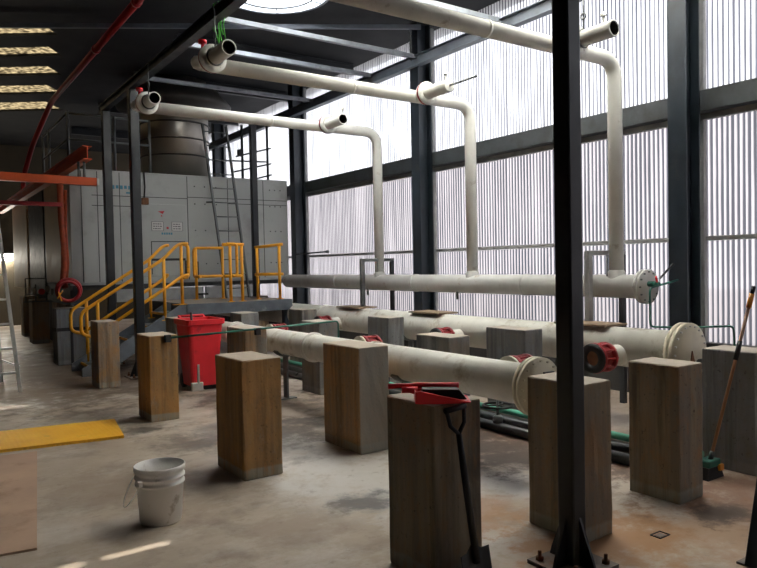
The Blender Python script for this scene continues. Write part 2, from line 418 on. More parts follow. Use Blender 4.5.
# strips of roof light in the far left bay (its purlins run askew to the hall)
ux, uy = .8193, -.5734
strips = []
for (cx, cy, L, w) in ((2.13, 12.32, 2.9, .42), (2.37, 13.44, 2.6, .50), (2.58, 14.73, 2.7, .58), (2.83, 16.23, 2.9, .70), (3.10, 17.87, 2.8, .86)):
    vx, vy = -uy, ux
    a = (cx, cy); h = w / 2
    strips.append([(a[0] - ux * L - vx * h, a[1] - uy * L - vy * h), (a[0] + vx * -h, a[1] - vy * h), (a[0] + vx * h, a[1] + vy * h), (a[0] - ux * L + vx * h, a[1] - uy * L + vy * h)])
lights = [rect(4.6, 3.1, 7.2, 4.6), rect(4.0, 5.3, 6.7, 6.7), rect(3.75, 7.2, 5.4, 8.0)]  # unseen openings added above the view to light the floor
slits = [rect(2.66, 4.10, 3.35, 4.12), rect(2.75, 9.42, 3.65, 9.49)]
outer = rect(X0 - .12, Y0 - .12, X1 + .35, Y1 + .12)
def holed(loops, z0, z1):
    mb = MB(); pts = [Vector((p[0], p[1], 0)) for lp in loops for p in lp]
    tris = geometry.tessellate_polygon([[Vector((p[0], p[1], 0)) for p in lp] for lp in loops])
    a = [mb.bm.verts.new((p.x, p.y, z0)) for p in pts]; b = [mb.bm.verts.new((p.x, p.y, z1)) for p in pts]
    for t in tris:
        mb.bm.faces.new([a[i] for i in t]); mb.bm.faces.new([b[i] for i in t][::-1])
    k = 0
    for lp in loops:
        n = len(lp)
        for i in range(n):
            i2 = k + (i + 1) % n; mb.bm.faces.new((a[k + i], a[i2], b[i2], b[k + i]))
        k += n
    return mb
struct('ceiling', holed([outer, circ(*VENT)] + strips + lights + slits, ZC, ZC + .05), M['roof'])
for i, s_ in enumerate(strips + lights):
    mb = MB(); mb.prism([(p[0], p[1], ZC + .046) for p in s_], (0, 0, .004))
    tag(mb.build('window_%d' % (i + 1), M['rooflight_old' if i < len(strips) else 'rooflight']), kind='structure')  # strips first, then the sheets over the added overhead openings
mb = MB(); mb.lathe((VENT[0], VENT[1], ZC + .05), (0, 0, 1), [(0, .86), (.10, .80), (.2, .55), (.26, 0)], 40)
tag(mb.build('window_%d' % (len(strips + lights) + 1), M['dome']), kind='structure')
t = thing('roof_vent', 'round white roof vent letting daylight in, top of the photo', 'roof vent', (VENT[0], VENT[1], ZC))
mb = MB(); mb.ring((VENT[0], VENT[1], ZC - .02), (0, 0, 1), .78, .83, .12, 40); mb.build('rim', M['strut'], t)
mb = MB(); mb.torus((VENT[0], VENT[1], ZC - .01), (0, 0, 1), .60, .014, 40, 6)
for k in range(6):
    a = k * PI / 3; mb.cyl((VENT[0] + .6 * math.cos(a), VENT[1] + .6 * math.sin(a), ZC - .01), (VENT[0] + .8 * math.cos(a), VENT[1] + .8 * math.sin(a), ZC - .01), .008, 6)
mb.build('inner_ring', M['beam_dark'], t)

mb = MB(); mb.box((7.38, Y0, 0), (7.60, Y1, .70)); struct('baseboard_right', mb, M['dado'])
# wall girts, rails and flashings
for i, (z0, z1, mname) in enumerate(((3.27, 3.50, 'girt'),)):
    mb = MB(); mb.box((7.28, Y0, z0), (7.47, Y1, z0 + .02)); mb.box((7.28, Y0, z1 - .02), (7.47, Y1, z1)); mb.box((7.28, Y0, z0), (7.30, Y1, z1))
    o = mb.build('wall_girt', M[mname]); tag(o, 'long dark grey steel girt running along the sheeted wall above head height', 'girt')
mb = MB(); mb.box((7.40, Y0, 3.20), (7.46, Y1, 3.265)); struct('trim_1', mb, M['flashing'])
mb = MB(); mb.box((7.43, Y0, 1.85), (7.475, Y1, 1.90)); o = mb.build('wall_rail', M['flashing']); tag(o, 'thin pale grey rail crossing the lower wall sheets', 'rail')
mb = MB(); mb.box((7.43, Y0, 4.62), (7.49, 3.95, 4.67)); o = mb.build('wall_rail', M['steel_blue']); tag(o, 'thin dark rail across the upper sheets, right of the nearest wall column', 'rail')
WC = (-.25, 4.31, 8.95, 13.30, 17.8)
wl = ('', 'dark blue steel wall column at the right, behind the flanged end of the header pipe',
      'dark blue steel wall column between the first and second overhead pipe drops from the back', 'dark blue steel wall column beside the right corner of the white oven', 'dark steel wall column far behind the oven')
for y, lb in zip(WC, wl):
    if not lb: continue
    t = thing('wall_stanchion', lb, 'steel column', (7.12, y, 0), 'wall columns')
    mb = MB()
    mb.box((7.00, y - .11, 0), (7.016, y + .11, ZC)); mb.box((7.25, y - .11, 0), (7.266, y + .11, ZC)); mb.box((7.016, y - .008, 0), (7.25, y + .008, ZC))
    mb.build('shaft', M['post'], t)
    mb = MB(); mb.box((6.92, y - .18, 0), (7.32, y + .18, .025)); mb.build('base_plate', M['post'], t)
    mb = MB(); yr = (y - .11) * 1.0226 - .06; mb.box((7.40, yr, .05), (7.46, yr + .2, ZC)); mb.build('flashing_strip', M['flashing'], t)
# eaves and roof framing
def member(name, label, cat, mb, mat, group=None):
    o = mb.build(name, mat); return tag(o, label, cat, group)
mb = MB(); mb.ibar((6.98, 1.0, 4.96), (6.98, 20, 4.96), .12, .17); member('eaves_beam', 'blue grey steel beam running along the wall columns near the roof', 'beam', mb, M['steel_blue'])
mb = MB(); mb.ibar((3.63, 1.0, 5.06), (3.63, 12.6, 5.06), .09, .11); member('roof_beam', 'dark roof beam carrying the pale struts, above the overhead pipes', 'beam', mb, M['beam_dark'])
for y, lb in ((6.95, 'short strut at the top of the photo, right of the round roof vent'), (8.87, 'pale roof strut meeting the middle wall column'), (10.15, 'pale roof strut just above the second overhead pipe, behind the one at the column'), (12.3, 'pale roof strut farthest back, above the first overhead pipe')):
    mb = MB(); mb.bar((3.5, y, 5.03), (7.0, y, 5.03), .065, .065)
    member('roof_strut', lb, 'strut', mb, M['strut'], 'pale roof struts')
mb = MB(); mb.bar((7.0, 8.75, 5.48), (1.2, 12.2, 5.48), .05, .07); member('roof_brace', 'grey diagonal brace under the dark roof, running left from the middle wall column', 'brace', mb, M['steel_blue'])
for k, (y, lb) in enumerate(((11.4, 'dark roof purlin nearest the oven front'), (14.0, 'dark roof purlin above the oven'), (17.0, 'dark roof purlin behind the oven flue'), (20.2, 'dark roof purlin farthest back'))):
    mb = MB(); mb.ibar((3.9, y, 5.5), (7.4, y, 5.5), .1, .2); member('roof_purlin', lb, 'purlin', mb, M['beam_dark'], 'dark roof purlins')
mb = MB(); mb.bar((6.9, 8.9, 4.98), (6.9, 8.9, 5.5), .01, .01)
for k in range(9):
    z = 4.99 + k * .055; mb.torus((6.88, 8.87, z), (1, 0, 0) if k % 2 else (0, 1, 0), .022, .006, 10, 5, 1.4)
member('hanging_chain', 'chain hanging beside the middle wall column under the roof', 'chain', mb, M['ladder'])

# ------------------------------------------------------------------ concrete blocks
def block(x, y, dx, dy, h, mat, label, chip=0):
    mb = MB(); mb.box((x, y, 0), (x + dx, y + dy, h), .012)
    rnd = random.Random(int(x * 100 + y * 10))
    bmesh.ops.subdivide_edges(mb.bm, edges=[e for e in mb.bm.edges if e.calc_length() > .2], cuts=5, use_grid_fill=True)
    for v in mb.bm.verts:
        if 0 < v.co.z < h - .02 or v.co.z >= h - .02:
            v.co += Vector((rnd.uniform(-1, 1), rnd.uniform(-1, 1), rnd.uniform(-.5, .5))) * .0025
    o = mb.build('concrete_block', M[mat], None, (x + dx / 2, y + dy / 2, 0))
    return tag(o, label, 'concrete block', 'concrete plinth blocks')
H = .935
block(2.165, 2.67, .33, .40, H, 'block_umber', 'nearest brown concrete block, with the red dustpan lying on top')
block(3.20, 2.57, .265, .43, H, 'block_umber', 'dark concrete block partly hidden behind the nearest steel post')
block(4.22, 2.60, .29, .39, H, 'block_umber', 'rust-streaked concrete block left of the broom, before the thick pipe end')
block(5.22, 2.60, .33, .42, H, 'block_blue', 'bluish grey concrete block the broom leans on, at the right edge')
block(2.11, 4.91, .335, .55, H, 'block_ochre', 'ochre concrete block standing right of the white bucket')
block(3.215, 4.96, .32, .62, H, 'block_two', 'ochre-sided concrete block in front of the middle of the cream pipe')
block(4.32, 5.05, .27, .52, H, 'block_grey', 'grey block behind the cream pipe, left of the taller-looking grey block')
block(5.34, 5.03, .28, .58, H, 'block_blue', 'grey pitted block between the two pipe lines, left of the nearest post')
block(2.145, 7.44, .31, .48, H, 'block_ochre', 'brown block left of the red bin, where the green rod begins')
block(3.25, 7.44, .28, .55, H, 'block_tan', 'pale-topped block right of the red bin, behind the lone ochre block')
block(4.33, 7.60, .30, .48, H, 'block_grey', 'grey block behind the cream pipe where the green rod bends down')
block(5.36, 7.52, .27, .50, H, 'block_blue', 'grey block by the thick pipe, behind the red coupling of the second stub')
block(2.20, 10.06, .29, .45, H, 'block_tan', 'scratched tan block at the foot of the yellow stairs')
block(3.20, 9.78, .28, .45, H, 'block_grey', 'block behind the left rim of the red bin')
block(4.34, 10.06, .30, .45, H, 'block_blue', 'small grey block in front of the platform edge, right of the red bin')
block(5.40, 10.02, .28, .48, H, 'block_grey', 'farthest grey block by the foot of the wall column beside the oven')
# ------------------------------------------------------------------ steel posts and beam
def post(x, y, h, w, label, z0=0, plate=.34):
    t = thing('steel_post', label, 'steel post', (x, y, z0), 'dark steel posts')
    mb = MB(); mb.box((x - w / 2, y - w / 2, z0 + .02), (x + w / 2, y + w / 2, h), .012); mb.build('shaft', M['post_black'], t)
    if plate:
        p = plate / 2
        mb = MB(); mb.box((x - p, y - p, z0), (x + p, y + p, z0 + .022)); mb.build('base_plate', M['plate'], t)
        for (dx, dy) in ((1, 0), (-1, 0), (0, 1), (0, -1)):
            mb = MB(); a = Vector((x, y, z0 + .022)) + Vector((dx, dy, 0)) * (w / 2 - .002); d = Vector((dx, dy, 0))
            s_ = Vector((-dy, dx, 0)) * .008
            mb.prism([a - s_, a + d * .10 - s_, a + d * .085 + V(0, 0, .05) - s_, a + V(0, 0, .26) - s_], s_ * 2); mb.build('gusset', M['post_black'], t)
        for (dx, dy) in ((1, 1), (1, -1), (-1, 1), (-1, -1)):
            c = Vector((x + dx * p * .72, y + dy * p * .72, z0 + .022)); mb = MB()
            mb.lathe(c, (0, 0, 1), [(0, 0), (0, .022), (.018, .022), (.018, .011), (.05, .011), (.05, 0)], 6); mb.build('anchor_bolt', M['rust'], t)
    return t
post(2.932, 2.435, 4.42, .108, 'nearest black steel post, full height of the photo, bolted to the floor')
post(2.965, 10.75, 4.40, .135, 'black steel post left of the red bin, below the first pipe end', 0, .40)
post(2.965, 12.45, 4.40, .135, 'black steel post in front of the left panels of the white oven', 0, .40)
post(5.845, 12.75, 4.6, .12, 'black steel post rising from the platform in front of the oven', 1.05, 0)
t = thing('steel_brace', 'dark steel brace rising out of the lower right corner', 'brace', (3.68, 1.84, 0))
mb = MB(); mb.bar((3.665, 1.84, 0), (5.36, 1.84, 5.56), .05, .07, (0, 1, 0)); mb.build('bar', M['post'], t)
mb = MB(); mb.box((3.645, 1.78, 0), (3.78, 1.92, .012)); mb.build('base_plate', M['plate'], t)
mb = MB(); mb.cyl((3.66, 1.79, .09), (3.655, 1.77, .092), .014, 6); mb.build('bolt', M['rust'], t)
mb = MB(); mb.ibar((2.95, 1.5, 4.47), (2.95, 12.7, 4.47), .10, .13); member('steel_beam', 'dark steel beam on top of the posts carrying the ends of the white pipes', 'beam', mb, M['post_black'])

# ------------------------------------------------------------------ overhead pipes with drops
HX, HZ, HR = 6.56, 1.36, .13
def stub(t, c, dy, r, closed=False, red=True):
    """tee branch pointing back along -y from the pipe"""
    c = Vector(c); d = Vector((0, -1, 0)); e = c + d * dy
    mb = MB()
    if closed: mb.lathe(c, d, [(0, r), (dy, r), (dy, r * .75), (dy + .015, 0)], 20)
    else: mb.lathe(c, d, [(.0, r), (dy, r), (dy, r - .012), (dy - .22, r - .012), (dy - .22, 0)], 20)
    s_ = mb.build('tee_branch', M['pipe_up'], t)
    if not closed:
        mb = MB(); mb.tube([c + d * (dy - .235), c + d * (dy - .004)], r - .0135, 20, False); mb.lathe(c + d * (dy - .2), d, [(0, r - .014), (.001, 0)], 20); mb.build('bore', M['hole'], s_)  # near-black lining stands for the shade inside the open branch
    mb = MB(); mb.ring(c + d * .166, d, r * .9, r * 1.75, .022, 24); mb.ring(c + d * .219, d, r * .9, r * 1.85, .022, 24); mb.bolts(c + d * .16, d, r * 1.45, 8, .009, .09)
    mb.build('flange', M['pipe_up'], s_)
    mb = MB(); mb.ring(c + d * .188, d, r * .9, r * 1.82, .030, 24); mb.build('gasket', M['red'], s_)
    return s_
def overhead(x0, y, z, tee, label, ends, rod=False, hang=None):
    r = .08
    t = thing('overhead_pipe', label, 'pipe', (HX, y, HZ + HR), 'white overhead pipes')
    pts = rounded([(x0, y, z), (HX, y, z), (HX, y, HZ + HR - .03)], .24, 8)
    mb = MB(); mb.tube(pts, r, 20); mb.build('pipe_body', M['pipe_up'], t)
    mb = MB(); mb.lathe((HX, y, HZ + .06), (0, 0, 1), [(0, .10), (.10, .092), (.12, r)], 20); mb.build('weld_collar', M['pipe_header'], t)
    mb = MB()
    for xx in (4.6,): mb.ring((xx, y, z), (1, 0, 0), r * .98, r + .006, .03, 20)
    mb.build('weld_seam', M['pipe_up'], t)
    if ends:
        mb = MB(); mb.lathe((x0, y, z), (-1, 0, 0), [(0, r), (.06, r * .8), (.085, r * .4), (.09, 0)], 20); mb.build('end_cap', M['pipe_up'], t)
        stub(t, (x0 + .06, y, z), ends, r)
        mb = MB(); mb.lathe((x0 + .0, y - .1, z + .13), (0, 0, 1), [(0, .018), (.05, .018), (.05, .045), (.085, .045), (.09, 0)], 14); mb.build('red_cap', M['red_pan'], t)
    else:
        mb = MB(); mb.lathe((x0, y, z), (-1, 0, 0), [(0, r), (.06, r * .8), (.085, r * .4), (.09, 0)], 20); mb.build('end_cap', M['pipe_up'], t)
    s_ = stub(t, (tee, y, z), .66, r, rod)
    if rod:
        mb = MB(); mb.cyl((tee, y - .67, z), (tee, y - 1.15, z), .013, 8); mb.build('rod', M['ladder'], s_)
    for hx in (hang or (x0 + .06,)):
        mb = MB(); mb.cyl((hx, y - .3, z + .06), (hx, y - .3, z + .50), .008, 8); mb.torus((hx, y - .3, z), (0, 1, 0), r + .008, .01, 20, 6)
        mb.torus((hx, y - .3, z + .22), (1, 0, 0), .03, .008, 12, 6); mb.build('hanger', M['ladder'], t)
    mb = MB(); mb.cyl((tee + .12, y - .45, z + .07), (tee + .12, y - .45, z + .24), .012, 8); mb.lathe((tee + .12, y - .45, z + .2), (0, 0, 1), [(0, .03), (.02, .03), (.02, 0)], 10); mb.build('bleed_valve', M['pipe_up'], t)
    return t
overhead(2.66, 9.42, 3.85, 5.49, 'overhead white pipe farthest back, dropping onto the header before the oven end', .55)
overhead(2.68, 7.14, 3.85, 5.62, 'middle overhead white pipe with an open flanged branch near its left end', .66, True)
overhead(2.40, 4.78, 3.87, 5.66, 'nearest overhead white pipe, crossing behind the near post', 0, hang=(5.66,))

# header along the wall
t = thing('header_pipe', 'long grey header pipe along the wall below eye level, fed by three drops', 'pipe', (HX, 9, HZ - HR))
mb = MB(); mb.cyl((HX, 4.45, HZ), (HX, 12.75, HZ), HR, 28); mb.build('pipe_body', M['pipe_header'], t)
mb = MB(); mb.lathe((HX, 4.38, HZ), (0, 1, 0), [(0, 0), (0, .185), (.03, .185), (.03, .16), (.04, .16), (.04, .185), (.07, .185), (.07, HR)], 32)
f = mb.build('end_flange', M['pipe_header'], t)
mb = MB(); mb.bolts((HX, 4.365, HZ), (0, 1, 0), .16, 12, .010, .10); mb.build('bolt', M['ladder'], f)
for y in (6.1, 8.4, 10.7):
    mb = MB(); mb.ring((HX, y, HZ), (0, 1, 0), HR * .98, HR + .007, .05, 28); mb.build('weld_band', M['pipe_header'], t)
mb = MB(); mb.lathe((HX, 4.38, HZ + .03), (0, -1, 0), [(0, .03), (.07, .03), (.07, .018), (.11, .018), (.11, 0)], 12); mb.cyl((HX - .05, 4.30, HZ + .03), (HX + .07, 4.30, HZ + .03), .02, 10); v_ = mb.build('drain_valve', M['green'], t)
mb = MB(); mb.cyl((HX, 4.28, HZ + .05), (HX - .05, 4.26, HZ + .11), .012, 8); mb.build('lever', M['red_pan'], v_)
mb = MB(); mb.bar((HX + .17, 4.36, HZ + .08), (HX + .30, 4.28, HZ + .24), .03, .012); mb.build('lever', M['black'], t)
mb = MB()
for y in (5.0, 7.3, 9.6): mb.cyl((HX - .06, y + .1, HZ - HR - .09), (HX - .06, y + .1, HZ - HR + .02), .022, 8)
mb.build('drain_nipple', M['ladder'], t)
# thin green pipe from the drain valve along the wall
mb = MB(); mb.tube(rounded([(HX + .42, 4.30, HZ + .06), (HX - .10, 4.30, HZ - .01), (HX - .10, 4.30, .94), (6.72, 4.05, .93), (7.0, 3.70, .95), (7.0, 3.66, .05)], .05, 4), .011, 8)
member('drain_line', 'thin green drain pipe running from the header end to the wall at the right', 'pipe', mb, M['green'])

# ------------------------------------------------------------------ floor pipes
def coupling(t, c, axis, r, opening):
    c, d = Vector(c), Vector(axis).normalized()
    mb = MB(); mb.ring(c, d, r * .9, r * 1.5, .03, 28); mb.ring(c + d * .16, d, r * .9, r * 1.5, .03, 28)
    mb.ring(c + d * .03, d, r * .95, r * 1.12, .13, 24)
    cp = mb.build('coupling', M['red'], t)
    mb = MB(); mb.bolts(c - d * .015, d, r * 1.33, 10, .011, .22); mb.build('bolt', M['red'], cp)
    if opening:
        mb = MB(); mb.ring(c + d * .19, d, r * .72, r * 1.46, .02, 28); mb.build('face_gasket', M['black'], cp)
    return cp
P1X, P1Z, P1R = 3.90, .710, .156
t = thing('floor_pipe', 'long cream pipe lying between the block rows, flanged end behind the nearest post', 'pipe', (P1X, 6.5, P1Z - P1R), 'large floor level pipes')
mb = MB(); mb.cyl((P1X, 3.60, P1Z), (P1X, 5.72, P1Z), P1R + .004, 32); mb.cyl((P1X, 5.7, P1Z), (P1X, 11.0, P1Z), P1R - .004, 32); mb.build('pipe_body', M['pipe_floor'], t)
for y in (5.68, 6.95, 9.2):
    mb = MB(); mb.ring((P1X, y, P1Z), (0, 1, 0), P1R * .95, P1R + .018, .035, 32); mb.build('weld_band', M['pipe_floor'], t)
mb = MB(); mb.lathe((P1X, 3.52, P1Z), (0, 1, 0), [(0, 0), (0, .225), (.035, .225), (.035, .2), (.042, .2), (.042, .225), (.075, .225), (.075, P1R)], 40); f = mb.build('end_flange', M['flange_cream'], t)
mb = MB(); mb.bolts((P1X, 3.505, P1Z), (0, 1, 0), .198, 16, .010, .105); mb.build('bolt', M['flange_cream'], f)
mb = MB(); mb.box((P1X + .03, 3.495, P1Z + .0), (P1X + .13, 3.522, P1Z + .11)); mb.build('inspection_cover', M['black'], f)
for y in (4.15, 6.47, 8.78):
    mb = MB(); mb.cyl((P1X, y, P1Z), (P1X + .33, y, P1Z), .095, 24); s_ = mb.build('pipe_stub', M['pipe_floor'], t)
    mb = MB(); mb.ring((P1X + .30, y, P1Z), (1, 0, 0), .08, .145, .028, 28); mb.build('flange', M['flange_cream'], s_)
    coupling(t, (P1X + .345, y, P1Z), (1, 0, 0), .097, False)
P2X, P2Z, P2R = 6.03, .765, .20
t = thing('floor_pipe', 'thick white pipe along the foot of the sheeted wall, flanged end at the right', 'pipe', (P2X, 8, P2Z - P2R), 'large floor level pipes')
mb = MB(); mb.cyl((P2X, 3.70, P2Z), (P2X, 16.0, P2Z), P2R, 36); mb.build('pipe_body', M['pipe_floor'], t)
for y in (4.75, 7.9, 10.3):
    mb = MB(); mb.ring((P2X, y, P2Z), (0, 1, 0), P2R * .96, P2R + .012, .04, 36); mb.build('weld_band', M['pipe_floor'], t)
mb = MB(); mb.lathe((P2X, 3.60, P2Z), (0, 1, 0), [(0, 0), (0, .285), (.045, .285), (.045, .25), (.052, .25), (.052, .285), (.095, .285), (.095, P2R)], 44); f = mb.build('end_flange', M['flange_cream'], t)
mb = MB(); mb.bolts((P2X, 3.585, P2Z), (0, 1, 0), .255, 20, .011, .13); mb.build('bolt', M['pipe_up'], f)
mb = MB(); mb.prism([(P2X + .03, 3.62, P2Z + .02), (P2X + .12, 3.62, P2Z - .22), (P2X - .03, 3.62, P2Z - .22)], (0, -.03, 0)); mb.build('web_plate', M['rust'], f)
for y in (4.25, 6.62, 9.6):
    mb = MB(); mb.cyl((P2X, y, P2Z - .06), (P2X - .42, y, P2Z - .06), .105, 24); s_ = mb.build('pipe_stub', M['pipe_floor'], t)
    coupling(t, (P2X - .38, y, P2Z - .06), (-1, 0, 0), .098, True)
    mb = MB(); mb.lathe((P2X - .575, y, P2Z - .06), (-1, 0, 0), [(0, .09), (.002, 0)], 24); mb.build('bore', M['rust'], s_)
mb = MB(); mb.tube([(6.16, 3.55, .66), (6.80, 3.46, .63)], .032, 12); mb.lathe((6.16, 3.55, .66), (-1, .18, 0), [(0, .05), (.03, .05), (.03, 0)], 12); member('drain_spout', 'short grey steel pipe beside the flanged end of the thick pipe', 'pipe', mb, M['ladder'])
# low steel saddles that carry the two pipes
for (x, z, r, ys, nm) in ((P1X, P1Z, P1R, (5.2, 7.7, 10.2), 'cream'), (P2X, P2Z, P2R, (5.65, 7.9, 10.3), 'thick white')):
    for y, wh in zip(ys, ('nearest', 'middle', 'farthest')):
        t = thing('pipe_saddle', '%s steel saddle under the %s pipe, behind a concrete block' % (wh, nm), 'pipe support', (x, y, 0), 'pipe saddles')
        mb = MB(); mb.box((x - .12, y - .06, 0), (x + .12, y + .06, .015)); mb.box((x - .012, y - .05, .015), (x + .012, y + .05, z - r - .01)); mb.build('stand', M['ladder'], t)
        mb = MB(); mb.prism([(x + (r + .025) * math.cos(a), y - .05, z + (r + .025) * math.sin(a)) for a in [PI * (1.2 + .6 * k / 10) for k in range(11)]] + [(x + (r + .004) * math.cos(a), y - .05, z + (r + .004) * math.sin(a)) for a in [PI * (1.8 - .6 * k / 10) for k in range(11)]], (0, .1, 0)); mb.build('cradle', M['ladder'], t)

# portal frames straddling the header
def portal(y, mat, label, padlabel):
    t = thing('header_support', label, 'pipe support', (6.2, y, .985), 'header support frames')
    mb = MB(); mb.bar((6.2, y, .985), (6.2, y, 1.72), .065, .065); mb.build('leg', M[mat], t)
    mb = MB(); mb.bar((6.80, y, .0), (6.80, y, 1.72), .06, .06); mb.build('leg', M['beam_dark'], t)
    mb = MB(); mb.bar((6.17, y, 1.735), (6.83, y, 1.735), .06, .05); mb.build('crossbar', M[mat], t)
    mb = MB(); mb.cyl((6.5, y - .02, HZ + HR - .02), (6.5, y - .02, 1.72), .01, 8); mb.build('hanger', M['ladder'], t)
portal(9.40, 'ladder', 'dark steel frame holding the header pipe, farther from the camera', '')
portal(4.88, 'flashing', 'pale steel frame holding the header pipe, right behind the nearest post', '')
for y0, y1, lb in ((9.05, 9.72, 'board on the thick pipe under the farther header frame'), (7.1, 7.75, 'brown board on the thick pipe below the middle drop'), (4.42, 5.1, 'brown board on the thick pipe beside the nearest post')):
    mb = MB(); mb.box((5.88, y0, P2Z + P2R + .001), (6.24, y1, P2Z + P2R + .022)); o = mb.build('timber_board', M['timber'], None, (6.06, (y0 + y1) / 2, P2Z + P2R + .001)); tag(o, lb, 'board', 'boards lying on the thick pipe')

# thin pipes on the floor between the pipe lines, and a valve wheel
for (x, z, r, mname, lb) in ((5.015, .138, .032, 'green_light', 'pale green hose lying along the floor between the pipes'), (4.955, .055, .050, 'hose_black', 'black pipe lying on the floor beside the pale green hose'),
                             (5.07, .052, .05, 'hose_grey', 'dusty grey pipe on the floor, next to the black one'), (4.725, .05, .048, 'hose_black', 'black pipe on the floor nearest the cream pipe')):
    mb = MB(); mb.tube([(x, 2.9, z), (x - .01, 5.0, z), (x, 8, z), (x - .01, 11.2, z)], r, 12); member('floor_conduit', lb, 'pipe', mb, M[mname], 'small pipes on the floor')
t = thing('valve_wheel', 'black hand wheel on a short stem, on the floor right of the cream pipe', 'valve', (4.72, 5.16 - .35, 0))
hc = Vector((4.72, 4.81, .26))
mb = MB(); mb.torus(hc, (0, 0, 1), .14, .012, 28, 8)
for k in range(3):
    a = k * 2 * PI / 3 + .4; mb.cyl(hc, hc + V(math.cos(a), math.sin(a), 0) * .14, .008, 6)
mb.build('wheel', M['black'], t)
mb = MB(); mb.cyl(hc - V(0, 0, .17), hc + V(0, 0, .06), .015, 10); mb.lathe(hc - V(0, 0, .17), (0, 0, 1), [(0, .0), (0, .05), (.06, .05), (.08, .02)], 14); mb.build('stem', M['ladder'], t)

# green rod hung along the block fronts
mb = MB(); mb.tube(rounded([(2.30, 7.405, .905), (4.50, 7.40, .955), (4.50, 7.40, .74)], .05, 4), .012, 10)
t = mb.build('green_rod', M['green'], None, (2.3, 7.4, .9)); tag(t, 'thin green rod crossing in front of the red bin from block to block', 'rod')
for x in (2.34, 3.4):
    mb = MB(); mb.box((x - .03, 7.39, .86), (x + .03, 7.44, .94)); mb.build('clamp', M['black'], t)

# ------------------------------------------------------------------ red wheelie bin
bx, by = 3.34, 9.18
t = thing('wheelie_bin', 'red plastic wheelie bin without a lid, standing among the blocks', 'bin', (bx, by, 0))
def ringquad(mb, lv):
    rings = []
    for (z, x0, x1, y0, y1) in lv:
        c = .05; pts = []
        for (cx, cy, a0) in ((x1 - c, y1 - c, 0), (x0 + c, y1 - c, 90), (x0 + c, y0 + c, 180), (x1 - c, y0 + c, 270)):
            for k in range(4):
                a = math.radians(a0 + 30 * k); pts.append(mb.bm.verts.new((cx + c * math.cos(a), cy + c * math.sin(a), z)))
        rings.append(pts)
    for A, B in zip(rings, rings[1:]):
        n = len(A)
        for k in range(n): mb.bm.faces.new((A[k], A[(k + 1) % n], B[(k + 1) % n], B[k]))
    mb.bm.faces.new(rings[-1]); mb.bm.faces.new(rings[0][::-1])
mb = MB()
k_ = .93
ringquad(mb, [(z, bx + k_ * (a - bx), bx + k_ * (b - bx), by + k_ * (c - by), by + k_ * (d - by)) for (z, a, b, c, d) in ((.06, bx - .20, bx + .20, by - .20, by + .22), (.5, bx - .235, bx + .235, by - .24, by + .26), (.88, bx - .26, bx + .26, by - .28, by + .30),
              (.90, bx - .285, bx + .285, by - .31, by + .33), (.965, bx - .29, bx + .29, by - .315, by + .335), (.965, bx - .245, bx + .245, by - .27, by + .29), (.90, bx - .24, bx + .24, by - .26, by + .28), (.20, bx - .19, bx + .19, by - .19, by + .21))])
mb.build('body', M['red_plastic'], t)
mb = MB(); mb.cyl((bx - .12, by + .42, .98), (bx + .20, by + .42, .98), .018, 10); mb.bar((bx - .14, by + .30, .93), (bx - .14, by + .43, .98), .03, .04); mb.bar((bx + .2, by + .30, .93), (bx + .2, by + .43, .98), .03, .04)
mb.build('handle', M['red_plastic'], t)
for s_ in (-1, 1):
    mb = MB(); mb.lathe((bx + s_ * .155 - (.025 if s_ > 0 else -.025), by + .24, .10), (s_, 0, 0), [(0, 0), (0, .10), (.05, .10), (.05, 0)], 20); mb.build('wheel', M['black'], t)
mb = MB(); mb.box((bx - .20, by - .215, 0), (bx - .04, by - .15, .115), .012); mb.box((bx - .12, by - .215, .10), (bx - .09, by - .185, .36), .006); mb.build('foot_bracket', M['alu'], t)
mb = MB(); mb.box((bx + .0, by - .17, 0), (bx + .17, by + .0, .07)); mb.build('foot', M['black'], t)
mb = MB(); mb.tube([(bx - .07, by, .30), (bx - .1, by - .03, .70), (bx - .13, by - .05, 1.06)], .018, 8); member('stick', 'dark stick poking out of the red bin', 'stick', mb, M['black'])

# ------------------------------------------------------------------ bucket
bc = Vector((1.345, 4.51, 0))
t = thing('bucket', 'dirty white plastic bucket with a wire handle, on the floor in front', 'bucket', bc)
mb = MB()
mb.lathe(bc, (0, 0, 1), [(0, 0), (.0, .125), (.008, .132), (.25, .149), (.252, .158), (.266, .158), (.268, .150), (.292, .151), (.294, .160), (.308, .160), (.310, .152), (.338, .153), (.340, .163), (.368, .164), (.372, .160), (.372, .155), (.30, .148), (.02, .128), (.02, 0)], 40)
mb.build('body', M['bucket'], t)
mb = MB()
pts = []
for k in range(13):
    a = PI * k / 12; pts.append(bc + V(-.16 + .0, 0, .305) + V(-.085 * math.sin(a), .09 * math.cos(a) - .05, -.15 * math.sin(a)))
mb.tube(pts, .0035, 6); mb.build('handle', M['alu'], t)
mb = MB(); mb.box(bc + V(-.178, -.16, .29), bc + V(-.155, -.12, .32)); mb.build('handle_lug', M['bucket'], t)

# ------------------------------------------------------------------ ramp plate and plywood on the floor
def sheet(name, c0, du, dv, th, mat, label, cat, z=0.0, origin=None):
    c0, du, dv = Vector((*c0, z)), Vector((*du, 0)), Vector((*dv, 0))
    mb = MB(); mb.prism([c0, c0 + du, c0 + du + dv, c0 + dv], (0, 0, th))
    o = mb.build(name, M[mat], None, c0); return tag(o, label, cat)
rp = sheet('ramp_plate', (1.735, 6.95), (.115, .84), (-2.6, .42), .028, 'ramp', 'yellow studded metal ramp plate lying flat on the floor at the left', 'plate')
sheet('plywood_sheet', (.60, 4.48), (.355, 2.43), (-1.2, .19), .014, 'ply', 'brown plywood sheet lying on the floor at the left edge', 'board')

# ------------------------------------------------------------------ dustpan, brush, shovel, broom
t = thing('dustpan', 'bright red plastic dustpan lying on the nearest concrete block', 'dustpan', (2.28, 2.82, H))
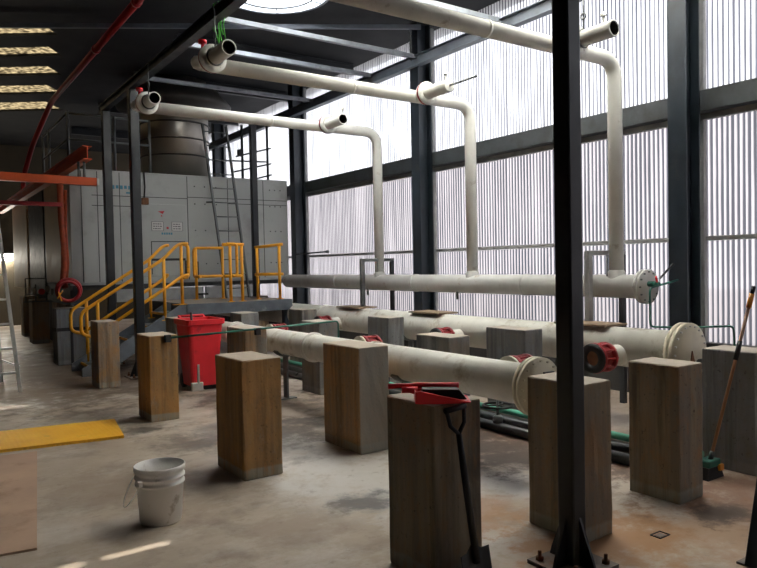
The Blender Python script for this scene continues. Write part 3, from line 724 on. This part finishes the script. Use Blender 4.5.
# pan: open tray, mouth pointing to +x/-y
def P(a, b, z):  # local frame of the pan: a along the mouth direction, b across
    d = Vector((.82, -.572, 0)); n = Vector((.572, .82, 0)); return Vector((2.265, 2.74, H + .001)) + d * a + n * b + Vector((0, 0, z))
mb = MB(); th = .006
prof = [(-.125, .004, .066), (-.10, .001, .070), (.0, .0, .046), (.08, .001, .028), (.155, .003, .012)]
for sgn in (-1, 1):
    pass
outer_b, inner_b = .085, .079
vs = {}
for i, (a, zb, zt) in enumerate(prof):
    for sgn in (-1, 1):
        vs[i, sgn, 'ob'] = mb.bm.verts.new(P(a, sgn * outer_b, zb + .002)); vs[i, sgn, 'ot'] = mb.bm.verts.new(P(a, sgn * (outer_b + .006), zt))
        vs[i, sgn, 'it'] = mb.bm.verts.new(P(a + .004, sgn * inner_b, zt)); vs[i, sgn, 'ib'] = mb.bm.verts.new(P(a + .004, sgn * inner_b, zb + .008))
n = len(prof)
for i in range(n - 1):
    for sgn in (-1, 1):
        for p, q in (('ob', 'ot'), ('ot', 'it'), ('it', 'ib')):
            mb.bm.faces.new((vs[i, sgn, p], vs[i + 1, sgn, p], vs[i + 1, sgn, q], vs[i, sgn, q]))
    for p in ('ob', 'ib'):
        mb.bm.faces.new((vs[i, -1, p], vs[i + 1, -1, p], vs[i + 1, 1, p], vs[i, 1, p]))
for p, q in (('ob', 'ot'), ('ot', 'it'), ('it', 'ib')): mb.bm.faces.new((vs[0, -1, p], vs[0, 1, p], vs[0, 1, q], vs[0, -1, q]))
mb.bm.faces.new((vs[n - 1, -1, 'ob'], vs[n - 1, 1, 'ob'], vs[n - 1, 1, 'ib'], vs[n - 1, -1, 'ib']))
mb.build('pan', M['red_pan'], t)
mb = MB(); mb.tube([P(-.11, 0, .058), P(-.15, .0, .062), P(-.19, 0, .062)], .016, 12, True, [.022, .016, .017]); mb.build('handle', M['red_pan'], t)
t = thing('hand_brush', 'red hand brush with dark bristles resting in the dustpan', 'brush', tuple(P(0, 0, .05)))
mb = MB(); mb.tube([P(-.26, .04, .076), P(-.16, .04, .078), P(-.11, .04, .078), P(.11, .04, .076)], .016, 10, True, [.014, .012, .017, .015]); mb.build('handle', M['red_pan'], t)
mb = MB(); mb.prism([P(-.085, -.06, .050), P(-.085, -.06, .074), P(.10, -.06, .070), P(.14, -.06, .020), P(-.06, -.06, .020)], P(0, .13, 0) - P(0, 0, 0)); mb.build('bristles', M['black'], t)

t = thing('shovel', 'black shovel with a D-shaped grip leaning on the nearest concrete block', 'shovel', (2.42, 2.50, 0))
a, b = Vector((2.345, 2.555, .13)), Vector((2.305, 2.632, .78))
mb = MB(); mb.tube([b, b.lerp(a, .25), b.lerp(a, .5), a], .017, 12, True, [.015, .018, .019, .019]); mb.build('shaft', M['black'], t)
ax = (b - a).normalized(); sd = Vector((1, .05, 0)).normalized(); sd = (sd - ax * sd.dot(ax)).normalized()
mb = MB()
mb.tube([b, b + ax * .05 + sd * .05, b + ax * .13 + sd * .062], .011, 8); mb.tube([b, b + ax * .05 - sd * .05, b + ax * .13 - sd * .062], .011, 8)
mb.tube([b + ax * .13 - sd * .07, b + ax * .13 + sd * .07], .015, 10); mb.build('grip', M['black'], t)
nrm = ax.cross(sd).normalized()
mb = MB()
pr = [(.02, .11, 0), (-.02, .115, .012), (.0, 0, 0)]
q = []
for i in range(5):
    s_ = -.10 + i * .05
    q.append((s_, .012 - 1.2 * s_ * s_))
top = [a + ax * (.06 if abs(s_) > .03 else .10) + sd * s_ + nrm * d for s_, d in q]
bot = [a - ax * (.12 - .6 * abs(s_) * .3) + sd * s_ + nrm * d for s_, d in q]
for k in range(2):
    pass
T1 = [mb.bm.verts.new(p) for p in top]; B1 = [mb.bm.verts.new(p) for p in bot]; T2 = [mb.bm.verts.new(p + nrm * .005) for p in top]; B2 = [mb.bm.verts.new(p + nrm * .005) for p in bot]
for k in range(4):
    mb.bm.faces.new((T1[k], T1[k + 1], B1[k + 1], B1[k])); mb.bm.faces.new((T2[k], T2[k + 1], B2[k + 1], B2[k])); mb.bm.faces.new((T1[k], T1[k + 1], T2[k + 1], T2[k])); mb.bm.faces.new((B1[k], B1[k + 1], B2[k + 1], B2[k]))
for k in (0, 4): mb.bm.faces.new((T1[k], B1[k], B2[k], T2[k]))
mb.build('blade', M['beam_dark'], t)

t = thing('broom', 'long broom with a brown pole leaning on the bluish grey block', 'broom', (4.95, 2.80, 0))
a, b = Vector((4.95, 2.80, .13)), Vector((5.33, 2.66, 1.43))
e = (b - a).normalized()
mb = MB(); mb.cyl(a, b - e * .16, .0125, 12); mb.build('pole', M['brown_pole'], t)
mb = MB(); mb.cyl(b - e * .17, b - e * .06, .019, 12); mb.build('grip', M['amber'], t)
mb = MB(); mb.cyl(b - e * .06, b, .015, 12); mb.build('pole_end', M['black'], t)
p = a + e * .78
mb = MB(); mb.cyl(p, p + e * .15, .018, 12); mb.build('sleeve', M['black'], t)
mb = MB(); mb.cyl(a, a + e * .07, .018, 12); mb.build('socket', M['black'], t)
mb = MB(); mb.box((4.87, 2.76, .085), (5.03, 2.86, .14), .01); mb.build('head', M['green'], t)
mb = MB(); mb.prism([(4.87, 2.765, .085), (5.03, 2.765, .085), (5.06, 2.755, .0), (4.84, 2.755, .0)], (0, .09, 0)); mb.build('bristles', M['black'], t)
mb = MB(); mb.box((4.99, 2.745, .05), (5.05, 2.775, .10), .008); mb.build('corner_cap', M['amber'], t)

# small floor drain and scrap
t = thing('floor_drain', 'small square metal frame set in the floor right of the nearest post', 'floor drain', (3.67, 2.39, 0))
mb = MB()
for (a0, a1) in (((-.05, -.035), (.05, -.03)), ((-.05, .03), (.05, .035)), ((-.05, -.035), (-.045, .035)), ((.045, -.035), (.05, .035))):
    mb.box((3.67 + a0[0], 2.39 + a0[1], .0), (3.67 + a1[0], 2.39 + a1[1], .006))
mb.build('frame', M['black'], t)
mb = MB(); mb.box((3.64, 2.37, 0), (3.70, 2.41, .003)); mb.build('grate', M['plate'], t)

# ------------------------------------------------------------------ white oven
FX0, FX1, FY0, FY1, FZ0, FZ1 = 2.52, 6.92, 13.40, 16.1, 1.42, 3.52
t = thing('industrial_oven', 'large white panelled industrial oven standing on blocks behind the yellow rails', 'oven', (4.7, 15.3, .95))
mb = MB(); mb.box((FX0, FY0, FZ0), (FX1, FY1, FZ1), .01); body = mb.build('body', M['oven'], t)
mb = MB(); mb.box((FX0 - .006, FY0 + .5, FZ0 + .02), (FX0 + .01, FY1 - .1, FZ1 - .02)); mb.build('side_panel', M['oven_side'], t)
mb = MB(); mb.box((FX0 + .02, FY0 + .06, 1.30), (FX1 - .02, FY1, 1.42)); mb.box((FX0 + .02, FY0 + .3, 1.02), (FX0 + .2, FY1, 1.30)); mb.build('base_frame', M['oven_frame'], t)
mb = MB(); mb.box((FX0 - .02, FY0 - .03, 1.385), (FX1, FY0 + .1, 1.42)); mb.box((3.3, FY0 + .04, 1.05), (5.0, FY0 + .10, 1.29)); mb.box((5.05, FY0 + .04, 1.05), (6.1, FY0 + .10, 1.29)); mb.build('plinth_panel', M['plinth'], t)
# seams between panels (proud thin dark gaskets)
S = 13.40 / 12.9
fy = FY0 - .004
mb = MB()
def seam(x0, z0, x1, z1, w=.012):
    if abs(x1 - x0) > abs(z1 - z0): mb.box((x0, fy, z0 - w / 2), (x1, FY0 + .002, z0 + w / 2))
    else: mb.box((x0 - w / 2, fy, z0), (x0 + w / 2, FY0 + .002, z1))
for x in (2.72, 3.0, 3.40, 3.72, 4.70, 5.55, 6.35): seam(x, FZ0 + .02, x, FZ1 - .03)
for (x0, x1, z) in ((2.90, 4.70, 3.05), (4.70, 6.9, 3.08), (2.9, 3.72, 2.86), (5.55, 6.9, 2.98)): seam(x0, z, x1, z)
for x in (4.85, 5.06, 5.3, 6.5, 6.62, 6.75):
    for z in (1.75, 2.42, 2.95, 3.30):
        mb.cyl((x, FY0 + .002, z), (x, fy - .004, z), .013, 8)
mb.build('panel_seam', M['seam'], body)
# door with two framed notices
mb = MB(); mb.box((3.76, FY0 - .03, 1.52), (4.66, FY0 + .002, 2.92), .006); d = mb.build('door', M['oven'], t)
dy = FY0 - .03
mb = MB()
for (x0, z0, x1, z1) in ((3.95, 1.56, 3.965, 2.20), (3.95, 2.185, 4.62, 2.20), (3.95, 1.82, 4.62, 1.865)): mb.box((x0, dy - .004, z0), (x1, dy + .002, z1))
mb.build('door_seam', M['seam'], d)
mb = MB(); mb.box((4.60, dy - .05, 1.45), (4.64, dy - .02, 1.82)); mb.cyl((4.62, dy - .035, 1.5), (4.62, dy + .005, 1.5), .012, 8); mb.cyl((4.62, dy - .035, 1.76), (4.62, dy + .005, 1.76), .012, 8); mb.build('handle', M['black'], d)
def notice(x0, x1, z0, z1, lines):
    mb = MB(); mb.box((x0, dy - .006, z0), (x1, dy + .001, z1)); pl = mb.build('notice', M['sign'], d)
    mb = MB(); w = .006
    for (a0, b0, a1, b1) in ((x0, z0, x1, z0 + w), (x0, z1 - w, x1, z1), (x0, z0, x0 + w, z1), (x1 - w, z0, x1, z1)): mb.box((a0, dy - .009, b0), (a1, dy - .005, b1))
    for k in range(lines):
        z = z1 - (k + 1) * (z1 - z0) / (lines + 1); a = x0 + .03
        while a < x1 - .05:
            L = random.uniform(.02, .05); mb.box((a, dy - .009, z - .008), (min(a + L, x1 - .03), dy - .005, z + .008)); a += L + .014
    mb.build('notice_print', M['ink'], pl)
notice(3.97, 4.20, 2.40, 2.58, 3); notice(4.36, 4.58, 2.40, 2.58, 3)
mb = MB(); mb.prism([(4.10, dy - .004, 2.78), (4.23, dy - .004, 2.79), (4.19, dy - .004, 2.73)], (0, .005, 0)); mb.box((4.16, dy - .004, 2.68), (4.18, dy + .001, 2.71)); mb.box((4.26, dy - .004, 2.44), (4.30, dy + .001, 2.48)); mb.build('red_marking', M['ink_red'], d)
mb = MB()
for k in range(5): mb.box((4.16 + k * .045, dy - .004, 2.33), (4.19 + k * .045, dy + .001, 2.37))
mb.build('blue_marking', M['ink_blue'], d)
mb = MB()
for k in range(6): mb.box((3.26 + k * .075, fy, 3.18 + (k % 2) * .01), (3.31 + k * .075, FY0 + .002, 3.25))
mb.box((3.52, fy, 3.10), (3.70, FY0 + .002, 3.13)); mb.build('blue_marking', M['ink_blue'], body)
mb = MB(); mb.tube([(3.86, fy - .01, 3.52), (3.87, fy - .012, 3.25), (3.85, fy - .01, 3.02)], .014, 8); c_ = mb.build('cable', M['black'], t)
mb = MB(); mb.box((3.79, fy - .08, 2.90), (3.92, fy, 3.03), .01); mb.build('junction_box', M['rust'], c_)
mb = MB(); mb.box((4.84, fy - .05, 1.44), (4.88, fy, 1.80), .01); mb.box((4.82, fy - .06, 1.12), (5.06, fy + .02, 1.16)); mb.build('latch', M['black'], t)
# far units of the same line, at the left behind the oven
t = thing('oven_cabinet', 'dark tall cabinet behind the oven, between two beige panels', 'cabinet', (2.9, 18.3, .95))
mb = MB(); mb.box((2.54, 16.14, 1.25), (4.6, 18.5, 3.5), .01); mb.build('body', M['oven_frame'], t)
mb = MB(); mb.box((2.52, 16.3, 1.3), (2.545, 18.3, 3.4)); mb.build('door', M['black'], t)
t = thing('oven_cabinet', 'beige tall cabinet farthest back, beside the lit tube lamp', 'cabinet', (2.9, 21.4, .95))
mb = MB(); mb.box((2.54, 18.54, 1.25), (4.6, 21.4, 3.45), .01); mb.build('body', M['oven_side'], t)
mb = MB(); mb.box((2.52, 18.7, 1.3), (2.545, 21.2, 3.35)); mb.build('door', M['oven_side'], t)
qb = block(2.18, 13.05, .50, .42, 1.0, 'block_blue', 'bluish block with a black strap under the left corner of the oven')
mb = MB(); mb.box((2.165, 13.035, .60), (2.695, 13.485, .66)); mb.box((2.40, 13.03, .0), (2.44, 13.05, 1.0)); mb.build('strap', M['black'], qb)
for (x, y, dx, dy_, lb) in ((2.56, 15.3, .34, .5, 'dark brown block under the beige side of the oven'), (2.40, 17.4, .36, .5, 'dark brown block under the dark cabinet behind the oven'), (6.3, 14.0, .4, .5, 'grey block under the right end of the oven'), (2.5, 19.6, .36, .5, 'brown block under the farthest beige cabinet')):
    block(x, y, dx, dy_, 1.02, 'block_umber', lb)
mb = MB(); mb.box((2.9, 17.4, 0), (3.4, 21.2, 1.25)); member('equipment_base', 'dark steel base under the cabinets behind the oven', 'base', mb, M['oven_frame'])
# guard rail on the oven roof
t = thing('guard_rail', 'thin grey guard rail around the top of the oven', 'guard rail', (FX0, FY0, FZ1))
mb = MB(); r = .022
for z in (4.05, 4.52):
    mb.cyl((FX0 + .02, FY0 + .05, z), (4.0, FY0 + .05, z), r, 8); mb.cyl((FX0 + .02, FY0 + .05, z), (FX0 + .02, FY1, z), r, 8)
mb.build('rail', M['ladder'], t)
for (x, y) in ((FX0 + .02, FY0 + .05), (3.35, FY0 + .05), (4.0, FY0 + .05), (FX0 + .02, 15.4), (FX0 + .02, FY1)):
    mb = MB(); mb.cyl((x, y, FZ1), (x, y, 4.55), .026, 8); mb.build('rail_post', M['ladder'], t)
# flue
t = thing('exhaust_flue', 'wide stainless steel flue rising from the oven top into the dark roof', 'flue', (4.82, 14.4, FZ1))
mb = MB(); mb.cyl((4.82, 14.4, FZ1), (4.82, 14.4, ZC - .02), .69, 48); mb.build('flue_body', M['stainless'], t)
mb = MB()
for z in (3.98, 4.32, 4.66): mb.torus((4.82, 14.4, z), (0, 0, 1), .70, .018, 48, 6)
mb.build('flue_band', M['hood'], t)
mb = MB(); mb.lathe((4.82, 14.4, 4.98), (0, 0, 1), [(0, .70), (.02, 1.15), (.10, 1.18), (.42, .90), (.5, .70)], 44); mb.build('flue_skirt', M['hood'], t)
# fixed ladder up the oven
t = thing('fixed_ladder', 'grey steel ladder leaning on the oven from the platform to its top', 'ladder', (5.35, 13.0, 1.05))
L0, L1 = (Vector((5.26, 12.86, 1.05)), Vector((5.03, 13.34, 4.55))), (Vector((5.74, 12.86, 1.05)), Vector((5.53, 13.34, 4.55)))
mb = MB(); mb.bar(L0[0], L0[1], .035, .06); mb.build('ladder_rail', M['ladder'], t)
mb = MB(); mb.bar(L1[0], L1[1], .035, .06); mb.build('ladder_rail', M['ladder'], t)
for k in range(12):
    f = (k + .7) / 12.2; mb = MB(); mb.cyl(L0[0].lerp(L0[1], f), L1[0].lerp(L1[1], f), .012, 8); mb.build('rung', M['ladder'], t)
mb = MB()
for L_ in (L0, L1):
    p = L_[0].lerp(L_[1], .55); mb.bar(p, (p.x - .03, FY0, p.z + .02), .03, .03)
mb.build('bracket', M['ladder'], t)

# ------------------------------------------------------------------ platform, stairs, yellow rails
DZ, DY0, DX0, DX1 = 1.05, 11.35, 3.92, 5.92
t = thing('platform', 'grey steel platform in front of the oven carrying the yellow rails', 'platform', (5, 12.3, 0))
mb = MB(); mb.box((DX0, DY0 + .01, DZ - .02), (DX1, 13.40, DZ)); mb.build('deck', M['decktop'], t)
mb = MB(); mb.box((DX0, DY0, DZ - .19), (DX1, DY0 + .02, DZ + .004)); mb.box((DX0, DY0, DZ - .19), (DX0 + .02, 13.38, DZ + .004)); mb.box((DX1 - .02, DY0, DZ - .19), (DX1, 13.38, DZ + .004)); mb.build('edge_channel', M['deck'], t)
for (x, y) in ((DX0 + .1, DY0 + .1), (DX1 - .1, DY0 + .1), (5.0, DY0 + .1), (DX0 + .1, 13.2), (DX1 - .1, 13.2)):
    mb = MB(); mb.box((x - .05, y - .05, 0), (x + .05, y + .05, DZ - .02)); mb.build('leg', M['post'], t)
SX0, SX1, SYA, SYB = 2.24, 3.92, 11.38, 12.18
t = thing('stairs', 'short grey steel staircase with yellow edges up to the oven platform', 'stairs', (2.6, 11.8, 0))
for y in (SYA, SYB):
    mb = MB(); mb.prism([(SX0, y - .02, 0), (SX0 + .30, y - .02, 0), (SX1, y - .02, DZ - .22), (SX1, y - .02, DZ), (SX1 - .1, y - .02, DZ), (SX0, y - .02, .12)], (0, .04, 0)); mb.build('stringer', M['deck'], t)
for k in range(5):
    f = (k + .6) / 5; x = SX0 + .1 + (SX1 - SX0 - .2) * f; z = .02 + (DZ - .08) * f
    mb = MB(); mb.box((x - .13, SYA + .02, z - .02), (x + .13, SYB - .02, z)); s_ = mb.build('tread', M['deck'], t)
    mb = MB(); mb.box((x - .14, SYA + .02, z - .03), (x - .12, SYB - .02, z + .004)); mb.build('nosing', M['yellow'], s_)
mb = MB(); mb.box((SX1 - .22, SYA - .03, DZ), (SX1 + .02, SYA + .05, DZ + .01)); mb.build('top_flange', M['yellow'], t)
def hand_rail(label, y, x_post0, xtop):
    t = thing('stair_rail', label, 'handrail', (2.4, y, 0), 'yellow stair rails')
    r = .027; sl = 1.0 / 1.68
    def line(x, h): return (x, y, (x - SX0) * (DZ / (SX1 - SX0)) + h)
    xs = 2.25
    p_low, p_mid = line(xs, 1.02), line(xs, .66)
    mb = MB()
    pts = rounded([line(2.42, .50), (xs, y, .66), (xs, y, 1.0), line(SX1 - .36, 1.0), (SX1 - .10, y, DZ + 1.03), (xtop, y, DZ + 1.03)] + ([(xtop, y, DZ + .50)] if xtop > SX1 + .1 else []), .09, 5)
    mb.tube(pts, r, 12); mb.build('top_rail', M['yellow'], t)
    mb = MB(); mb.tube(rounded([line(2.42, .50), line(SX1 - .30, .50), (SX1 - .02, y, DZ + .50), (min(xtop, SX1 + .05), y, DZ + .50)], .08, 5), r, 12); mb.build('mid_rail', M['yellow'], t)
    for x, z0 in ((2.50, .12), (3.56, .80)):
        mb = MB(); mb.cyl((x, y, z0), (x, y, line(x, 1.0)[2]), r, 12); mb.box((x - .06, y - .04, z0), (x + .06, y + .04, z0 + .012)); mb.build('rail_post', M['yellow'], t)
hand_rail('yellow handrail on the near side of the stairs, curving down at the platform', SYA, 2.42, SX1 + .06)
hand_rail('yellow handrail on the far side of the stairs', SYB, 2.42, SX1 - .03)
def guard(label, posts, tops, mids=None, loop=None):
    t = thing('platform_rail', label, 'guard rail', (*posts[0], DZ), 'yellow platform rails')
    r = .028
    for (x, y) in posts:
        mb = MB(); mb.cyl((x, y, DZ), (x, y, DZ + 1.0), r, 12); mb.box((x - .05, y - .05, DZ), (x + .05, y + .05, DZ + .012)); mb.build('rail_post', M['yellow'], t)
    mb = MB(); mb.tube(rounded([(p[0], p[1], DZ + p[2]) for p in tops], .08, 5), r, 12); mb.build('top_rail', M['yellow'], t)
    if mids:
        mb = MB(); mb.tube([(p[0], p[1], DZ + p[2]) for p in mids], r, 12); mb.build('mid_rail', M['yellow'], t)
    return t
guard('yellow rail post and loop at the head of the stairs', [(3.88, 11.44)], [(3.88, 11.44, 1.02), (4.0, 11.44, 1.02), (4.0, 11.44, .45), (3.88, 11.44, .45)])
guard('yellow guard rail in front of the ladder on the platform', [(4.66, 12.9), (5.20, 12.9)], [(4.62, 12.55, .45), (4.62, 12.9, .45), (4.62, 12.9, 1.0), (5.22, 12.9, 1.0)], [(4.62, 12.9, .45), (5.22, 12.9, .45)])
edge = guard('yellow guard rail along the platform edge, above the small grey block', [(4.78, 11.5), (5.00, 11.5)], [(4.64, 11.5, 1.02), (4.9, 11.5, 1.02), (5.04, 11.5, 1.02)], [(4.66, 11.5, .46), (5.02, 11.5, .46)])
mb = MB(); mb.tube(rounded([(4.70, 11.46, DZ + 1.03), (4.89, 11.46, DZ + 1.03), (4.89, 11.46, DZ + .46), (4.80, 11.46, DZ + .46)], .06, 4), .026, 10); mb.build('rail_loop', M['yellow'], edge)
guard('yellow guard rail at the right end of the platform, right of the black post', [(5.53, 12.0), (5.82, 11.65)], [(5.50, 12.03, .98), (5.87, 11.6, 1.03)], [(5.50, 12.03, .47), (5.87, 11.6, .47)])

# ------------------------------------------------------------------ hoist, sprinkler pipe, hoses at the left
mb = MB(); mb.ibar((2.32, 10.9, 3.42), (2.32, 22.0, 3.42), .13, .20); member('monorail_beam', 'orange steel monorail beam running back past the oven corner', 'beam', mb, M['orange'])
t = thing('hoist_boom', 'orange horizontal crane arm at the left, crossing under the monorail', 'crane arm', (2.2, 11.2, 2.95))
mb = MB(); mb.bar((-.4, 11.2, 3.06), (2.50, 11.2, 3.02), .10, .12); mb.build('boom', M['orange'], t)
mb = MB(); mb.box((2.50, 11.14, 2.97), (2.53, 11.26, 3.07)); mb.build('end_plate', M['alu'], t)
mb = MB(); mb.cyl((2.33, 11.2, 3.08), (2.33, 11.2, 3.32), .02, 8); mb.cyl((2.25, 11.2, 3.08), (2.25, 11.2, 3.32), .02, 8); mb.build('hanger', M['ladder'], t)
mb = MB(); mb.bar((-.3, 12.6, 2.80), (2.25, 12.6, 2.78), .07, .07); member('hoist_rail', 'dim orange rail below the crane arm at the left', 'rail', mb, M['red_pipe'])
mb = MB(); mb.tube([(2.34, 13.25, 3.315), (2.34, 13.22, 2.6), (2.37, 13.22, 2.1), (2.36, 13.2, 1.75), (2.33, 13.2, 1.5), (2.36, 13.15, 1.36)], .055, 10); mb.tube([(2.43, 13.25, 3.1), (2.40, 13.2, 2.4), (2.42, 13.2, 1.8), (2.38, 13.2, 1.42)], .03, 8)
member('cable_bundle', 'thick orange-red cable bundle hanging down beside the oven corner', 'cable', mb, M['cable_red'])
t = thing('hose_coil', 'coiled red hose hanging at the oven corner', 'hose', (2.36, 13.0, 1.3))
mb = MB(); mb.torus((2.38, 12.98, 1.32), (.1, 1, 0), .19, .035, 28, 8); mb.torus((2.37, 12.92, 1.30), (.05, 1, .1), .17, .025, 28, 8); mb.build('coil', M['red'], t)
mb = MB(); mb.bar((2.18, 12.9, 1.18), (2.27, 12.9, 1.32), .02, .02); mb.bar((2.2, 12.9, 1.3), (2.25, 12.9, 1.14), .02, .02); mb.build('nozzle', M['yellow'], t)
t = thing('burner_rack', 'dark frame with small valves and gauges left of the hose coil', 'rack', (2.3, 15, 1.0))
mb = MB()
for (a, b) in (((2.02, 15.4, 1.05), (2.02, 15.4, 1.52)), ((2.02, 15.4, 1.52), (2.40, 15.4, 1.52)), ((2.40, 15.4, 1.05), (2.40, 15.4, 1.52)), ((2.0, 15.4, 1.2), (2.45, 15.4, 1.2)), ((2.2, 15.4, 1.05), (2.2, 15.4, 1.4)), ((1.98, 15.4, 1.05), (2.5, 15.4, 1.05))): mb.bar(a, b, .025, .025)
mb.build('frame', M['ladder'], t)
mb = MB(); mb.cyl((2.30, 15.38, 1.25), (2.30, 15.30, 1.25), .06, 14); mb.build('gauge', M['ink_red'], t)
mb = MB()
for x, z in ((2.08, 1.28), (2.16, 1.26), (2.42, 1.30), (2.5, 1.24)):
    mb = MB(); mb.box((x - .025, 15.3, z - .06), (x + .025, 15.36, z + .06)); mb.build('valve_body', M['alu'], t)
mb = MB(); mb.tube(rounded([(2.75, 4.0, 5.32), (2.75, 16.2, 5.32), (2.55, 17.5, 4.6), (2.42, 18.2, 3.9), (2.42, 18.3, 3.6)], .3, 5), .055, 12)
t = mb.build('sprinkler_pipe', M['red_pipe'], None, (2.75, 8, 5.32)); tag(t, 'long red pipe slanting under the dark roof at the upper left', 'pipe')
for y in (7.2, 9.6, 12.0):
    mb = MB(); mb.ring((2.75, y, 5.32), (0, 1, 0), .05, .072, .08, 14); mb.build('pipe_joint', M['red_pipe'], t)
# tube lamp on the back wall
t = thing('tube_lamp', 'lit fluorescent tube lamp on the far beige wall at the left edge', 'lamp', (2.45, Y1 - .08, 2.15))
mb = MB(); mb.cyl((1.7, Y1 - .16, 2.12), (2.80, Y1 - .16, 2.12), .10, 12); mb.build('tube', M['lamp'], t)
mb = MB(); mb.box((1.65, Y1 - .26, 2.24), (2.85, Y1 - .0, 2.32)); mb.build('housing', M['beam_dark'], t)
# step ladder at the left edge
t = thing('step_ladder', 'aluminium step ladder cut off by the left edge of the photo', 'ladder', (.9, 10.6, 0))
top = Vector((.86, 10.9, 2.9))
mb = MB(); mb.bar((1.28, 10.6, 0), (1.06, 10.85, 2.9), .045, .06); mb.build('ladder_rail', M['alu'], t)
mb = MB(); mb.bar((.62, 10.6, 0), (.72, 10.85, 2.9), .045, .06); mb.build('ladder_rail', M['alu'], t)
mb = MB(); mb.bar((1.18, 11.75, 0), (1.02, 10.95, 2.9), .03, .04); mb.build('rear_leg', M['alu'], t)
mb = MB(); mb.bar((.66, 11.75, 0), (.74, 10.95, 2.9), .03, .04); mb.build('rear_leg', M['alu'], t)
for k in range(8):
    f = (k + .8) / 8.6; p, q_ = Vector((1.28, 10.6, 0)).lerp(Vector((1.06, 10.85, 2.9)), f), Vector((.62, 10.6, 0)).lerp(Vector((.72, 10.85, 2.9)), f)
    mb = MB(); mb.bar(p, q_, .07, .025); mb.build('step', M['alu'], t)
mb = MB(); mb.bar((1.18, 11.72, .12), (.66, 11.72, .12), .03, .02); mb.bar((1.28, 10.6, .35), (1.16, 11.62, .35), .02, .02); mb.build('brace', M['alu'], t)
mb = MB(); mb.box((.68, 10.75, 2.9), (1.12, 11.02, 2.96)); mb.build('top_cap', M['alu'], t)
# green cord hanging from the beam
t = thing('cord_bundle', 'bright green cord looped over the dark beam near the roof', 'cord', (2.98, 7.4, 4.4))
mb = MB()
for k in range(7):
    y = 7.28 + k * .045; z = 4.46; h = .25 + .10 * math.sin(k * 1.9)
    mb.tube([(3.02 + .02 * math.sin(k), y, z + .20), (3.03 + .02 * math.cos(k * 2), y + .03 * math.sin(k * 3), z + .05), (3.02, y + .05 * math.sin(k * 1.3), z + .2 - h - .05), (3.04, y + .03 * math.sin(k * 2.2), z - h)], .006, 6)
mb.build('cord', M['rope'], t)
# light frame of thin bars by the far wall bay
t = thing('pipe_scaffold', 'thin dark scaffold bars on the right end of the oven roof', 'scaffold', (6.6, 14.2, 3.5))
mb = MB()
for (a, b) in (((6.25, 14.2, 3.55), (6.95, 14.2, 3.75)), ((6.0, 14.2, 3.75), (6.95, 14.2, 4.0)), ((6.1, 14.2, 4.1), (6.95, 14.2, 4.35)), ((5.6, 14.3, 4.0), (6.9, 14.3, 4.05))): mb.cyl(a, b, .018, 8)
mb.build('ledger', M['beam_dark'], t)
mb = MB(); mb.cyl((6.86, 14.2, 3.522), (6.86, 14.2, 4.9), .03, 8); mb.build('standard', M['beam_dark'], t)
mb = MB(); mb.cyl((6.25, 14.2, 3.522), (6.25, 14.2, 4.8), .03, 8); mb.build('standard', M['beam_dark'], t)
mb = MB(); mb.box((6.15, 14.15, 4.12), (6.26, 14.25, 4.26)); mb.build('clamp', M['black'], t)
mb = MB(); mb.cyl((6.95, 13.1, 1.92), (7.0, 11.9, 1.94), .016, 8); mb.lathe((7.0, 11.9, 1.94), (0, -1, 0), [(0, .03), (.06, .03), (.06, 0)], 10); member('wall_rod', 'short dark rod sticking out along the wall, right of the column beside the oven', 'rod', mb, M['beam_dark'])

# ------------------------------------------------------------------ light
w = bpy.data.worlds.new('World'); scene.world = w; w.use_nodes = True
bg = w.node_tree.nodes['Background']; bg.inputs[0].default_value = (.93, .96, 1.0, 1); bg.inputs[1].default_value = 11.0
sd = bpy.data.lights.new('sun', 'SUN'); sd.energy = 12.0; sd.angle = math.radians(.8); sd.color = (1, .95, .86)
so = bpy.data.objects.new('sun', sd); COL.objects.link(so)
so.rotation_euler = Vector((-.36, 0, -1)).to_track_quat('-Z', 'Y').to_euler()

# ------------------------------------------------------------------ camera
cd = bpy.data.cameras.new('camera'); co = bpy.data.objects.new('camera', cd); COL.objects.link(co)
cd.sensor_fit = 'HORIZONTAL'; cd.sensor_width = 36.0; cd.lens = 685.0 / 757.0 * 36.0; cd.clip_start = .05
R = Matrix(((.82125068, .03245023, -.56964402), (-.57020378, .01103233, -.82142921), (-.02037106, .99941246, .02756355)))
co.matrix_world = Matrix.Translation((0, 0, 1.65)) @ R.to_4x4()
scene.camera = co
vs_ = scene.view_settings
vs_.view_transform = 'Standard'; vs_.look = 'None'; vs_.gamma = 1.0; vs_.exposure = 0.36; vs_.use_curve_mapping = False
scene.cycles.max_bounces = 10; scene.cycles.diffuse_bounces = 6; scene.cycles.transparent_max_bounces = 8
scene.cycles.use_denoising = True
scene.cycles.sample_clamp_indirect = 6.0
